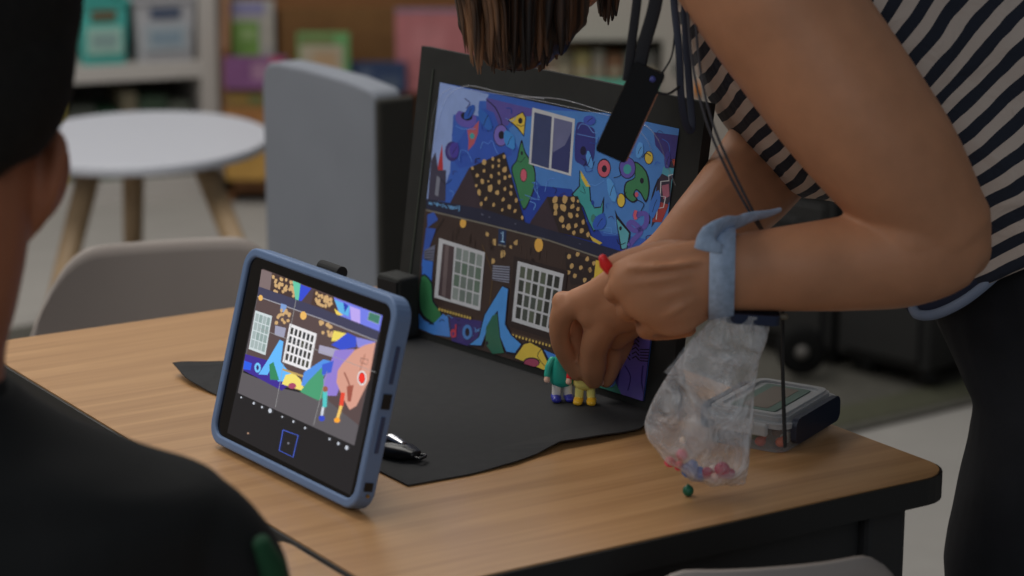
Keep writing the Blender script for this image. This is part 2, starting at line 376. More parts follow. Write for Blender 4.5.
A.poly(cE([(612, 60), (628, -10), (645, -60), (665, 10), (718, 100), (722, 200), (692, 290), (652, 345), (606, 200), (583, 105)]), INK, 3)
A.poly(cE([(617, 64), (632, 0), (645, -40), (662, 18), (712, 104), (716, 198), (688, 282), (652, 335), (612, 200), (590, 107)]), GRN, 3)
A.ell(cE([(655, 145)])[0], 3.6, 7, INK); A.ell(cE([(655, 145)])[0], 3, 6.2, PNK); A.ell(cE([(645, 18)])[0], 1.2, 2, INK); A.line(cE([(615, 60), (640, 70), (665, 40)]), .6, INK)
q = cA([(402, 235), (531, 270), (519, 443), (391, 406)]); A.poly(q, WHT)
A.poly(cA([(408, 249), (461, 263), (452, 420), (398, 403)]), (56, 66, 104)); A.poly(cA([(468, 266), (523, 280), (512, 434), (459, 419)]), (50, 56, 104))
A.poly(cA([(468, 266), (523, 280), (520, 310), (500, 350), (463, 372)]), (98, 102, 138))
A.poly(cA([(535, 290), (555, 280), (575, 292), (592, 310), (588, 390), (565, 412), (545, 405), (530, 385)]), (48, 52, 122), 4); A.ell(cA([(556, 366)])[0], 3, 4.6, (24, 24, 60))
A.line(cA([(540, 300), (550, 285), (570, 290), (585, 310), (600, 312)]), .8, (90, 130, 200), 4); A.line(cA([(537, 315), (570, 322), (605, 330)]), .7, (90, 130, 200))
A.ell(cA([(619, 419)])[0], 6.9, 9.8, INK); A.ell(cA([(619, 420)])[0], 6.2, 8.6, PNK); A.ell(cA([(620, 421)])[0], 2.6, 3.6, INK)
A.poly(cA([(712, 398), (748, 428), (758, 480), (747, 524), (730, 497), (716, 486), (712, 500), (722, 515), (704, 524), (680, 500), (684, 462), (712, 446)]), INK, 3)
A.poly(cA([(714, 403), (745, 431), (754, 480), (746, 516), (732, 493), (716, 482), (707, 500), (716, 512), (704, 519), (684, 498), (688, 464), (714, 448)]), GRN, 3); A.ell(cA([(734, 457)])[0], 2, 3, INK); A.ell(cA([(718, 499)])[0], 1.8, 2.6, PNK)
A.ell(cA([(690, 418)])[0], 8.6, 11, INK); A.ell(cA([(690, 418)])[0], 7.8, 10.2, PUR); A.ell(cA([(690, 422)])[0], 4, 5, TEAL)
for c in cA([(755, 387), (671, 517)]): A.ell(c, 4.6, 6.8, INK); A.ell(c, 3.9, 6.1, YEL)
A.poly(cA([(770, 310), (845, 320), (845, 400), (820, 440), (800, 380), (775, 350)]), (58, 52, 120)); A.line(cA([(795, 330), (815, 345), (818, 380)]), .8, BLUE, 4)
A.poly(cF([(735, 60), (800, -40), (870, -60), (880, 200), (700, 330)]), (52, 44, 62))
A.poly(cF([(740, 180), (800, 200), (760, 300), (705, 300)]), (150, 60, 60)); A.poly(cF([(760, 90), (800, 80), (805, 150), (770, 170)]), (150, 90, 110)); A.poly(cD([(760, 455), (800, 460), (795, 540), (775, 500)]), (168, 74, 60))
A.poly(cF([(770, -20), (830, -10), (850, 30), (800, 40), (760, 20)]), (78, 150, 170)); A.poly(cF([(815, 60), (845, 50), (835, 130), (815, 140)]), (70, 130, 140))
A.line(cF([(850, 30), (800, 32), (802, 62), (755, 66), (752, 150), (782, 156), (770, 215), (735, 222), (728, 285)]), 1.1, WHT)
A.line(cF([(742, 50), (712, 130), (695, 220), (688, 310)]), 1.6, INK, 4)
A.poly(cF([(285, 0), (348, 100), (352, 170), (372, 215), (408, 210), (428, 150), (426, 235), (400, 330), (368, 358), (338, 300), (305, 215), (238, 140), (283, 92)]), INK)
A.poly(cF([(289, 12), (342, 102), (347, 175), (372, 222), (410, 217), (420, 185), (418, 240), (396, 325), (368, 348), (342, 296), (312, 215), (250, 140), (290, 94)]), TEAL)
A.poly(cF([(292, 2), (350, 96), (325, 96), (298, 48)]), YEL); A.ell(cF([(366, 279)])[0], 2.4, 4.4, (60, 120, 110)); A.ell(cF([(362, 188)])[0], 1.4, 2.4, DEEP); A.line(cF([(290, 120), (320, 135), (305, 90)]), .5, INK, 3)
A.ell(cF([(526, 175)])[0], 4.4, 7.4, INK); A.ell(cF([(526, 175)])[0], 3.7, 6.6, YEL)
A.poly(cF([(490, 228), (505, 262), (582, 360), (576, 400), (560, 460), (522, 458)]), INK); A.poly(cF([(500, 280), (572, 364), (556, 455), (530, 452)]), (88, 160, 175)); A.ell(cF([(523, 336)])[0], 1.3, 2.2, INK)
A.line(cF([(615, 235), (605, 270), (640, 250), (672, 260), (665, 320), (610, 350), (570, 320), (590, 300), (640, 350), (600, 400), (570, 440)]), 5, PUR, 4)
A.line(cF([(612, 232), (605, 262), (612, 285)]), 3, PNK, 3)
for pts in ([(425, 360), (500, 372), (495, 300)], [(440, 330), (470, 335), (470, 365)], [(0, 165), (50, 172), (40, 75), (15, 70)], [(330, 80), (380, 90), (430, 60)]): A.line(cF(pts), .55, (96, 150, 215))
for pts in ([(245, 360), (252, 340), (268, 345), (280, 335), (290, 362), (300, 378)], [(180, 395), (185, 365), (205, 370), (220, 400)], [(170, 290), (190, 300), (230, 300)], [(410, 460), (408, 480), (425, 515), (380, 500)], [(440, 490), (450, 455), (470, 450)]): A.line(cA(pts), .6, (92, 138, 215), 3)
rd = random.Random(11)
def inq(x, y): return 432 < x < 672 and 86 + (x - 437) * .21 < y < 200 + (x - 428) * .26
for i in range(70):          # small painted doodles over the blue wall
    x, y = rd.uniform(445, 672), rd.uniform(95, 245)
    if not inq(x, y) or (526 < x < 580 and y < 180): continue
    c = rd.choice([INK, INK, (40, 70, 160), (96, 146, 214), (60, 100, 190), PUD]); a = rd.uniform(0, 6.28); l = rd.uniform(3, 8)
    A.line([(x, y), (x + l * math.cos(a), y + l * math.sin(a)), (x + l * 1.5 * math.cos(a + .7), y + l * 1.5 * math.sin(a + .7))], rd.uniform(.45, .9), c, 4)
for x, y, rx_, ry_, c in [(470, 112, 4, 9, (40, 84, 170)), (486, 120, 5, 12, (44, 96, 178)), (510, 140, 5, 10, (60, 130, 200)), (590, 120, 6, 5, (60, 80, 170)), (612, 190, 4, 12, (84, 150, 214)), (655, 205, 5, 14, (60, 110, 190)), (640, 150, 4, 8, (88, 150, 215)), (455, 150, 5, 8, (70, 60, 150)), (600, 222, 6, 9, (48, 88, 180)), (668, 160, 3, 9, (64, 60, 140)), (590, 160, 3, 9, (84, 146, 212))]:
    A.ell((x, y), rx_, ry_, c, rd.uniform(-.6, .6), .12, 12); A.line([(x - rx_ * .4, y + ry_ * .5), (x, y), (x + rx_ * .5, y - ry_ * .4)], .55, INK, 3)
# roofs
A.poly(cE([(345, 100), (225, 320), (440, 350)]), (56, 46, 56)); A.poly(cE([(345, 102), (545, 12), (664, 415), (425, 350)]), BRD)
for x, y, r_ in [(430, 70, 14), (480, 50, 10), (515, 60, 8), (545, 38, 10), (362, 104, 9), (390, 145, 10), (430, 120, 9), (480, 95, 9), (515, 90, 8), (548, 115, 14), (420, 180, 12), (470, 150, 10), (515, 135, 9), (550, 160, 10), (578, 150, 9), (465, 220, 17), (515, 185, 10), (400, 245, 14), (505, 245, 12), (550, 225, 10), (585, 210, 8), (440, 280, 10), (540, 285, 10), (583, 250, 10), (615, 290, 10), (485, 315, 10), (575, 325, 12), (535, 345, 8), (608, 350, 10), (650, 390, 9), (412, 310, 10), (385, 205, 8), (455, 180, 7)]:
    c = cE([(x, y)])[0]; A.ell(c, r_ / 5.757 * .88, r_ / 5.757 * 1.25, GOLD, random.uniform(-.3, .5), .22, 9)
A.poly(cF([(100, 158), (5, 300), (0, 330), (180, 372)]), (56, 46, 56)); A.poly(cF([(98, 155), (278, 150), (365, 410), (170, 360)]), BRD)
for x, y, r_ in [(148, 170, 19), (205, 170, 20), (250, 168, 14), (150, 212, 17), (195, 218, 20), (248, 210, 13), (150, 248, 13), (237, 262, 16), (280, 225, 11), (185, 285, 17), (275, 262, 11), (310, 300, 12), (225, 328, 15), (268, 320, 12), (300, 350, 14), (256, 362, 11), (338, 372, 12), (280, 180, 8), (195, 325, 10)]:
    c = cF([(x, y)])[0]; A.ell(c, r_ / 5.76 * .86, r_ / 5.76 * 1.2, GOLD, random.uniform(-.4, .4), .2, 9)
A.poly(cF([(345, 375), (420, 420), (405, 430), (365, 410)]), YEL)
# lower facade
A.poly([(424, 208), (560, 240), (610, 258), (660, 272), (660, 420), (415, 332)], BRN)
lo = cE([(100, 285)])[0]
A.poly([(426, 199), (428, 199), (485, 209.5), (556, 231.6), (620, 250.7), (665, 263), (660, 273), (603, 258.5), (550, 240), (427, 209.5)], NAVY)
A.line([(427, 210), (486, 224), (550, 240.5), (603, 258.5), (655, 272)], 1.3, (112, 108, 100))
for i in range(26):
    x = 430 + random.random() * 34; A.line([(x, 200.5 + (x - 428) * .16 + random.random() * 3), (x + random.uniform(-1, 3), 203 + (x - 428) * .17 + random.random() * 3)], 1.2, (92, 142, 190))
for i in range(16):
    x = 470 + random.random() * 130; A.ell((x, 210 + (x - 470) * .29 + random.uniform(0, 8)), random.uniform(.6, 1.8), .8, (84, 88, 108), random.random() * 3)
A.poly(cA([(85, 560), (105, 552), (118, 575), (85, 600)]), (50, 84, 170))
A.poly(cE([(515, 452), (560, 462), (555, 548), (512, 540)]), (34, 52, 88)); A.line(cE([(530, 480), (540, 470), (538, 525)]), 1.1, (140, 176, 210)); A.line(cE([(526, 526), (548, 530)]), 1.1, (140, 176, 210)); A.line(cE([(512, 545), (556, 555)]), 1.4, (120, 116, 110))
for c in (cE([(310, 422)])[0], cG([(533, 62)])[0]): A.ell(c, 4.3 if c[0] > 500 else 3.2, 7 if c[0] > 500 else 4.6, (214, 164, 78))
A.line([(427, 210), (486, 224), (550, 240.5), (603, 258.5), (655, 272)], 1.6, (112, 108, 100)); A.line([(428, 206.5), (486, 220), (550, 236.5), (603, 254.5), (655, 268)], 5, NAVY)
A.poly(cE([(515, 456), (558, 466), (555, 548), (512, 540)]), (34, 52, 88)); A.line(cE([(528, 482), (540, 470), (538, 525)]), 1.1, (140, 176, 210)); A.line(cE([(526, 526), (548, 530)]), 1.1, (140, 176, 210))
for x, y, r_ in [(350, 50, 11), (385, 98, 13), (440, 52, 9), (345, 128, 9), (418, 70, 6), (322, 18, 8)]: A.ell(cG([(x, y)])[0], r_ / 4.1, r_ / 4.1 * 1.2, GOLD, 0, .35, 6)
A.poly(cB([(415, 180), (490, 200), (500, 262), (430, 262), (418, 220)]), BRD)
for x, y in [(425, 192), (447, 186), (470, 198), (432, 215), (455, 219), (478, 225), (440, 240), (465, 250), (485, 250), (424, 232), (488, 208)]: A.ell(cB([(x, y)])[0], 1.9, 2.6, GOLD, .3, .2, 8)
A.line(cE([(200, 395), (100, 560)]), 1.0, (40, 34, 36)); A.line(cG([(300, 60), (345, 180), (330, 320)]), 1.0, (84, 66, 44))
# left strip
A.poly(cG([(70, -10), (110, -5), (60, 140), (50, 150)]), (50, 84, 170)); A.poly(cG([(55, 120), (98, 130), (90, 240), (50, 240)]), (52, 108, 200))
A.poly(cG([(50, 185), (95, 215), (100, 290), (135, 335), (128, 380), (95, 388), (42, 330)]), INK, 3); A.poly(cG([(52, 192), (90, 218), (96, 294), (130, 340), (122, 374), (95, 380), (46, 322)]), (52, 112, 72), 3)
A.poly(cG([(38, 340), (60, 370), (95, 390), (140, 345), (160, 360), (170, 440), (100, 430), (30, 400)]), (66, 124, 200))
A.poly(cG([(165, 355), (300, 375), (300, 440), (250, 500), (175, 460)]), PUD)
for i in range(34):          # boarding and dark marks on the brown wall
    x = 432 + rd.random() * 190; y = 216 + (x - 428) * .285 + rd.random() * 14; A.line([(x, y), (x - .6, y + rd.uniform(5, 12))], .55, rd.choice([(42, 33, 33), (74, 60, 54)]))
for i in range(26):
    x = 425 + rd.random() * 120; y = 322 + (x - 418) * .31 - rd.random() * 16
    A.line([(x, y), (x + rd.uniform(1, 4), y + rd.uniform(-4, 3)), (x + rd.uniform(3, 7), y)], .6, rd.choice([INK, INK, (90, 150, 214)]), 3)
A.poly(cG([(62, 85), (108, 60), (102, 128), (62, 118)]), (100, 104, 125))
for i in range(4): A.line(cG([(62, 88 + i * 10), (105, 84 + i * 11)]), .7, INK)
A.poly(cG([(345, 145), (415, 150), (412, 218), (342, 205)]), (130, 134, 152))
for i in range(6): A.line(cG([(342, 152 + i * 10), (414, 158 + i * 10.5)]), .9, INK)
q = cG([(124, 33), (313, 92), (292, 332), (104, 277)]); A.poly(q, WHT)
A.poly(cG([(140, 55), (187, 70), (172, 288), (120, 268)]), (74, 62, 66)); A.poly(cG([(150, 60), (165, 65), (150, 275), (135, 268)]), (104, 92, 94))
gridwin(A, cG([(124, 33), (313, 92), (292, 332), (104, 277)]), 4, 4, WHT, [(104, 116, 112), (118, 130, 128), (92, 112, 100), (130, 140, 138)], u0=.34)
q = [(518.9, 261), (565, 274), (556.5, 334.5), (513, 321)]; A.poly([(515, 256), (569, 271), (560, 342), (509, 326)], BRD); A.poly(q, WHT)
gridwin(A, q, 6, 4, WHT, [(58, 64, 60), (70, 78, 74), (48, 52, 50), (84, 92, 80)], gx=.28, gy=.16)
def scallop(a, b, n, base):
    A.line([a, b], 3.2, base)
    for i in range(n):
        t = (i + .5) / n; A.ell((a[0] + (b[0] - a[0]) * t, a[1] + (b[1] - a[1]) * t + 1.6), .95, 1.5, (200, 172, 90), 0, 0, 8)
scallop(cG([(120, 318)])[0], cG([(258, 358)])[0], 12, (70, 56, 46)); scallop(cG([(422, 425)])[0], cG([(600, 475)])[0], 13, (74, 58, 50))
A.poly(cG([(385, 228), (412, 240), (400, 385), (425, 430), (470, 470), (440, 512), (400, 508), (372, 440), (363, 345), (342, 370), (302, 480), (240, 478), (285, 440), (308, 350)]), INK)
A.poly(cG([(385, 232), (408, 243), (395, 388), (421, 434), (462, 470), (437, 505), (402, 500), (377, 440), (366, 330), (338, 368), (298, 474), (250, 472), (290, 440), (313, 350)]), (70, 140, 212))
A.poly(cG([(345, 352), (364, 345), (374, 440), (392, 505), (345, 510), (316, 470), (318, 400)]), (42, 98, 80), 0); A.ell(cG([(322, 465)])[0], 1.4, 2.2, INK)
A.ell(cG([(241, 420)])[0], 5, 7.6, LITE); A.ell(cG([(241, 420)])[0], 2.2, 4.2, INK); A.ell(cG([(183, 425)])[0], 2.7, 4.4, (176, 56, 80)); A.ell(cG([(183, 427)])[0], 1.1, 2, PUD); A.line(cG([(194, 388), (192, 440)]), 1.5, (176, 56, 80))
A.poly(cG([(470, 466), (500, 458), (550, 485), (592, 575), (560, 590), (430, 528)]), INK); A.poly(cG([(474, 471), (500, 463), (545, 488), (582, 568), (556, 575), (436, 525)]), YEL)
A.ell(cG([(505, 545)])[0], 8.5, 5.2, INK); A.ell(cG([(505, 547)])[0], 7.4, 4.4, (150, 66, 92)); A.line(cG([(545, 490), (530, 520), (560, 560)]), .7, INK, 3)
A.poly(cG([(550, 488), (620, 515), (640, 580), (600, 575), (575, 540)]), INK); A.poly(cG([(556, 492), (615, 518), (630, 572), (602, 568), (580, 538)]), (66, 124, 206))
# right lower part behind the hands
A.poly(cH([(225, 280), (345, 300), (430, 240), (600, 260), (600, 380), (530, 530), (330, 470)]), PUD); A.poly(cH([(440, 225), (600, 250), (598, 380), (520, 525), (430, 480)]), (92, 80, 158))
A.poly(cH([(350, 0), (380, 5), (385, 60), (340, 95)]), YEL); A.poly(cH([(360, 70), (400, 60), (420, 110), (350, 110)]), (50, 60, 150))
A.poly(cH([(330, 420), (400, 400), (440, 500), (330, 470)]), (44, 110, 96)); A.ell(cH([(400, 440)])[0], 6, 5, (60, 110, 190))
for cx_ in (462, 494):
    for i in range(7): A.line(cH([(cx_ - 14, 258 + i * 16), (cx_, 250 + i * 16), (cx_ + 12, 264 + i * 16)]), 1.4, INK)
for i in range(5): A.line(cH([(508, 322 + i * 10), (596, 338 + i * 11)]), 1.1, INK)
A.line(cH([(520, 380), (515, 440), (530, 500)]), 1.5, (50, 40, 110), 3); A.line(cH([(455, 380), (475, 420), (465, 470)]), 1.2, (50, 40, 110), 3)
mk('mural_print', A.bm, A.mats, board, norm=False, label='glossy printed photograph of a painted house front')
M_glare = glassy('film_glare', (.7, .72, .8, 1), .0, .1)  # glare of the clear film, modelled as pale tubes along its arcs
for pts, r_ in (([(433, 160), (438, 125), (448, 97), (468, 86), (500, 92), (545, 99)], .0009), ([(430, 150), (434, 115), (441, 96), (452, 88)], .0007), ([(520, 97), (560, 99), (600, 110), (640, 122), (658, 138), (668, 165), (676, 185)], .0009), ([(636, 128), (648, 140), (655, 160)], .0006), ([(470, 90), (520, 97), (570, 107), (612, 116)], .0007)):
    bm = NB(); tube(bm, [PP(x, y, BO, bn) + bn * .0012 for x, y in pts], r_ * .7, k=8, seg=8); mk('glare_line', bm, M_glare, board, smooth=True)
# clip
bm = NB(); box(bm, (-.0265, .0, -.0012), (-.0245, .295, .0004), MB); mk('tape_strip', bm, mat('dark_tape', (.05, .06, .05, 1), rough=.3), board)
# support block at left of board
a = PZ(381, 341, TZ + .0025); b = PZ(420, 352, TZ + .0025)
blk = thing('support_block', 'black foam block propping the left end of the mural board', 'foam block', (a + b) / 2)
bm = NB()
du = (bu).normalized()
O1 = PZ(377, 334, TZ + .0025) ; Mb = frame(O1, du, bn0, V((0, 0, 1)))
box(bm, (0, 0, 0), (.042, .03, .072), Mb, bev=.004); mk('foam_body', bm, M_foam, blk)
bm = NB(); box(bm, (.003, -.0015, .004), (.039, 0, .068), Mb, bev=.0006); mk('front_panel', bm, mat('black_felt', (.012, .012, .013, 1), rough=.9), blk)
# ------------------------------------------------------------------ tablet
TO = PZ(207, 439, TZ + .0055); TR_ = PZ(355, 513, TZ + .0055); tu = TR_ - TO; TWd = tu.length; tu.normalize()
tn0 = V((-tu.y, tu.x, 0)); th = math.radians(15); tw = tn0 * math.sin(th) + V((0, 0, math.cos(th))); tn = tu.cross(tw); TH = .194
MT = frame(TO, tu, tw, tn)
tab = thing('tablet', 'tablet in a blue-grey protective case standing upright on the oak desk', 'tablet', TO)
M_case = mat('slate_rubber', rgb(88, 108, 140, 1.6), rough=.55, var=.05, scale=20)
bm = NB(); outer = rrect(0, 0, TWd, TH, .020); inner = rrect(.0085, .0085, TWd - .0085, TH - .0085, .013)
ringslab(bm, outer, inner, -.018, 0, MT); slab(bm, rrect(.001, .001, TWd - .001, TH - .001, .019), -.0185, -.014, MT)
cs = mk('case', bm, M_case, tab); bv = cs.modifiers.new('b', 'BEVEL'); bv.width = .0022; bv.segments = 3; bv.limit_method = 'ANGLE'
bm = NB(); slab(bm, rrect(.0075, .0075, TWd - .0075, TH - .0075, .013), -.0138, -.0030, MT); mk('glass_front', bm, mat('black_glass', (.004, .004, .005, 1), rough=.06, spec=.6, var=.02), tab, label='black glass front')
S = Art(TO - tn * .0030, tn, frame(TO - tn * .0030, tu, tw, tn), clip=(.012, .012, TWd - .012, TH - .012), emit=1.12)
cT, cU = crop(220, 250, 3.84), crop(210, 360, 3.6)
S.poly([(263, 268), (382, 315), (369, 370), (351, 497), (223, 440)], (26, 26, 30)) if False else None
S.poly([cT([(165, 72)])[0], cT([(627, 254)])[0], cU([(560, 245)])[0], cU([(505, 492)])[0], cU([(62, 262)])[0]], (27, 26, 29))
S.poly([cT([(165, 72)])[0], cT([(625, 252)])[0], cU([(520, 308)])[0], cU([(100, 118)])[0]], (88, 84, 88))
S.poly([cT([(165, 72)])[0], cT([(625, 252)])[0], cT([(585, 430)])[0], cU([(535, 235)])[0], cU([(395, 122)])[0], cT([(375, 574)])[0], cT([(92, 462)])[0]], (84, 68, 68))
S.line([cT([(90, 466)])[0], cT([(250, 530)])[0], cU([(400, 130)])[0]], 2.0, (24, 24, 30))
def gx(x0, x1, y0, y1, n, sl):
    for i in range(n):
        x, y = random.uniform(x0, x1), random.uniform(y0, y1); S.ell(cT([(x, y + (x - x0) * sl)])[0], 1.5, 1.9, (196, 160, 112), 0, .2, 7)
S.poly(cT([(200, 88), (275, 116), (300, 195), (192, 160)]), (66, 50, 48)); S.poly(cT([(160, 74), (200, 88), (192, 160), (150, 142)]), (120, 104, 104))
gx(205, 285, 98, 160, 34, .3)
S.poly(cT([(280, 118), (310, 130), (302, 200), (290, 190)]), (98, 190, 160)); S.poly(cT([(310, 132), (352, 148), (325, 195), (302, 200)]), (50, 72, 200))
S.poly(cT([(352, 148), (362, 152), (352, 222), (308, 204)]), (74, 60, 66)); S.poly(cT([(362, 152), (438, 184), (462, 262), (348, 222)]), (70, 52, 48)); gx(368, 430, 165, 205, 30, .35)
S.poly(cT([(438, 182), (625, 252), (612, 318), (465, 262)]), (110, 120, 220)); S.poly(cT([(440, 190), (500, 215), (495, 255), (460, 240)]), (90, 170, 220)); S.poly(cT([(440, 225), (475, 250), (450, 252)]), (230, 200, 90)); S.poly(cT([(500, 215), (540, 230), (540, 285), (505, 270)]), (180, 160, 230)); S.poly(cT([(475, 200), (495, 215), (480, 240)]), (40, 60, 170))
S.poly(cT([(575, 238), (618, 252), (610, 285), (568, 268)]), (64, 118, 100)); S.line(cT([(575, 238), (618, 252), (610, 285), (568, 268)]), .6, (150, 170, 160), closed=True)
S.poly(cT([(150, 140), (385, 222), (612, 312), (604, 350), (382, 262), (146, 178)]), (60, 60, 84)); S.line(cT([(146, 178), (382, 262), (604, 350)]), 1.0, (150, 148, 156))
S.poly(cT([(236, 205), (258, 212), (252, 242), (232, 236)]), (120, 150, 200))
gx(215, 270, 225, 280, 16, .2); gx(385, 435, 275, 320, 22, .3); S.ell(cT([(322, 252)])[0], 3.2, 4.2, (226, 176, 96)); S.ell(cT([(158, 184)])[0], 2.2, 3, (226, 176, 96))
q = cT([(138, 232), (202, 254), (176, 404), (112, 380)]); S.poly(q, (196, 206, 208)); gridwin(S, q, 4, 4, 0, [(158, 172, 172), (140, 158, 156)])
q = cT([(270, 282), (374, 322), (346, 468), (242, 430)]); S.poly(q, (222, 220, 222)); gridwin(S, q, 6, 4, 0, [(44, 44, 42), (60, 62, 50), (40, 44, 48)], gx=.4, gy=.25)
S.poly(cT([(215, 290), (256, 300), (248, 338), (212, 326)]), (150, 150, 172)); S.poly(cT([(385, 365), (465, 385), (455, 418), (380, 395)]), (160, 156, 180))
S.poly(cT([(100, 400), (240, 440), (290, 500), (240, 540), (92, 462)]), (60, 42, 140)); S.poly(cT([(96, 425), (125, 435), (120, 462), (92, 458)]), (40, 90, 220))
S.poly(cT([(232, 345), (246, 352), (236, 430), (262, 462), (292, 480), (262, 505), (225, 505), (205, 440), (185, 480), (150, 478), (188, 420)]), (96, 176, 240))
S.poly(cT([(192, 440), (208, 430), (230, 500), (195, 498)]), (50, 130, 90)); S.ell(cT([(147, 452)])[0], 3.2, 5, (110, 190, 240)); S.ell(cT([(147, 452)])[0], 1.3, 2.6, (50, 40, 110))
S.poly(cT([(255, 480), (285, 472), (312, 498), (330, 545), (240, 515)]), (232, 214, 110)); S.ell(cT([(280, 522)])[0], 4, 3, (160, 70, 100))
S.line([cT([(242, 458)])[0], cT([(330, 488)])[0]], 2, (180, 150, 90))
S.poly(cT([(325, 470), (400, 420), (440, 430), (390, 500), (350, 530), (315, 520)]), (80, 140, 220)); S.poly(cT([(345, 500), (395, 450), (410, 560), (380, 578), (310, 545)]), (70, 150, 110))
S.poly(cT([(440, 310), (492, 322), (482, 350), (430, 350)]), (226, 206, 96)); S.poly(cT([(492, 318), (528, 335), (525, 372), (470, 385), (430, 365), (450, 350)]), (52, 76, 196)); S.poly(cT([(525, 335), (598, 352), (590, 400), (530, 372)]), (130, 130, 210))
S.poly(cT([(445, 385), (520, 380), (450, 560), (405, 560), (400, 500)]), (140, 120, 200)); S.poly(cT([(395, 440), (440, 425), (430, 470), (395, 480)]), (60, 90, 200))
S.poly(cT([(600, 355), (575, 500)]) + cU([(530, 165), (505, 180), (478, 130), (458, 80), (462, 40)]) + cT([(470, 440), (520, 385), (560, 365)]), (205, 150, 132)); S.line(cT([(480, 470), (500, 520), (498, 560)]), 1.6, (150, 92, 78), 3); S.poly(cU([(495, 95), (520, 90), (510, 150), (498, 150)]), (150, 80, 66)); S.line(cT([(560, 400), (540, 470), (545, 520)]), 1.2, (176, 118, 100), 3)
S.line(cU([(418, 105), (415, 170)]), 4.2, (80, 190, 190)); S.ell(cU([(418, 105)])[0], 2.6, 3, (150, 90, 70)); S.ell(cU([(405, 210)])[0], 3, 3, (50, 70, 190)); S.line(cU([(410, 170), (405, 200)]), 2.5, (200, 205, 215))
S.line(cU([(482, 118), (475, 165)]), 4, (220, 70, 50)); S.line(cU([(475, 165), (462, 210)]), 3, (232, 190, 100)); S.ell(cU([(460, 217)])[0], 3, 2.6, (240, 160, 50))
for pts in ([cT([(295, 190)])[0], cU([(238, 170)])[0]], [cU([(425, 40)])[0], cU([(375, 235)])[0]], [cT([(150, 300)])[0], cT([(600, 470)])[0]]): S.line(pts, .45, (150, 150, 150))
c = cT([(548, 492)])[0]; S.ell(c, 4.6, 7.4, (226, 220, 220)); S.ell(c, 3.5, 5.8, (90, 30, 30)); S.ell(c, 3.1, 5.2, (232, 50, 40))
S.line(cT([(545, 415), (572, 422), (568, 440), (542, 432)]), .6, (120, 84, 76), closed=True)
for x, y, r_ in [(115, 135, .7), (160, 156, 1), (190, 170, .9), (219, 183, 1.7), (263, 205, .7), (303, 222, .9), (345, 245, .9), (433, 285, .9), (465, 301, 1.2), (495, 316, 1.6)]: S.ell(cU([(x, y)])[0], r_, r_ * 1.4, (190, 195, 205))
S.line(cU([(266, 252), (320, 272), (302, 350), (252, 326)]), .9, (66, 92, 190), closed=True); S.ell(cU([(285, 300)])[0], .9, 1.2, (120, 120, 130)); S.ell(cU([(140, 264)])[0], 1.1, 1.1, (150, 120, 100))
mk('screen', S.bm, S.mats, tab, norm=False, label='lit screen showing the camera picture of the mural')
for y0, y1 in ((.020, .028), (.095, .109)):
    bm = NB(); box(bm, (TWd - .0005, y0, -.013), (TWd + .0008, y1, -.004), MT); mk('port_opening', bm, M_black, tab)
for y0, y1 in ((.118, .152), (.055, .088)):
    bm = NB(); box(bm, (TWd - .0005, y0, -.011), (TWd + .0010, y1, -.007), MT, bev=.0003); mk('side_rail', bm, mat('slate_dark', rgb(52, 62, 90, 1.4), rough=.5), tab)
bm = NB(); ell(bm, MT @ V((TWd + .0006, .016, -.0095)), .0018, seg=10); mk('brass_stud', bm, mat('brass', (.5, .32, .1, 1), rough=.3, metal=1), tab)
bm = NB(); pp = MT @ V((.045, .165, -.019)); box(bm, (.03, .05, -.0215), (TWd - .03, .165, -.0185), MT)
hp = [MT @ V((x, .155, -.021)) for x in (.06, .16)]; ft = [V((h.x, h.y, TZ + .0035)) + tn0 * .012 for h in hp]
vs = [bm.verts.new(v) for v in (hp[0], hp[1], ft[1], ft[0])]; f = bm.faces.new(vs); rr = bmesh.ops.extrude_face_region(bm, geom=[f])
for e in rr['geom']:
    if isinstance(e, bmesh.types.BMVert): e.co += tn0 * .003
mk('kickstand', bm, M_case, tab)
bm = NB(); c0 = P(322, 266, 2.175); c1 = P(342, 273, 2.175 - .032)
rr = loft(bm, [c0, c1], [.0062, .0062], seg=16, caps=False); mk('strap_roll', bm, mat('black_webbing', (.02, .02, .021, 1), rough=.8), tab, smooth=False)
# gadget behind the tablet
g0 = PZ(384, 452, TZ + .004); gd = (PZ(427, 462, TZ + .004) - g0).normalized(); gs = V((-gd.y, gd.x, 0))
gad = thing('key_fob', 'small glossy black fob lying on the black sheet behind the tablet', 'key fob', g0)
M_gl = mat('glossy_black', (.010, .010, .012, 1), rough=.28, spec=.4, var=.05)
bm = NB(); loft(bm, [g0 + gd * t + V((0, 0, .005)) for t in (0, .012, .028, .038)], [(.006, .012), (.008, .014), (.007, .013), (.004, .008)], seg=18, power=2.6); mk('fob_body', bm, M_gl, gad, smooth=True)
bm = NB(); loft(bm, [g0 - gd * .006 + gs * .006 + V((0, 0, .012)), g0 + gd * .006 + gs * .005 + V((0, 0, .0145)), g0 + gd * .022 + gs * .002 + V((0, 0, .012))], [(.0035, .005), (.004, .006), (.002, .004)], seg=12); mk('metal_clip', bm, mat('chrome', (.45, .45, .47, 1), rough=.22, metal=1), gad, smooth=True, label='silver clip')
bm = NB(); tube(bm, [g0 + gd * .036 + V((0, 0, .004)), g0 + gd * .046 + gs * .006 + V((0, 0, .004)), g0 + gd * .048 - gs * .006 + V((0, 0, .004)), g0 + gd * .036 - gs * .003 + V((0, 0, .004))], .0015); mk('loop', bm, M_gl, gad, smooth=True)
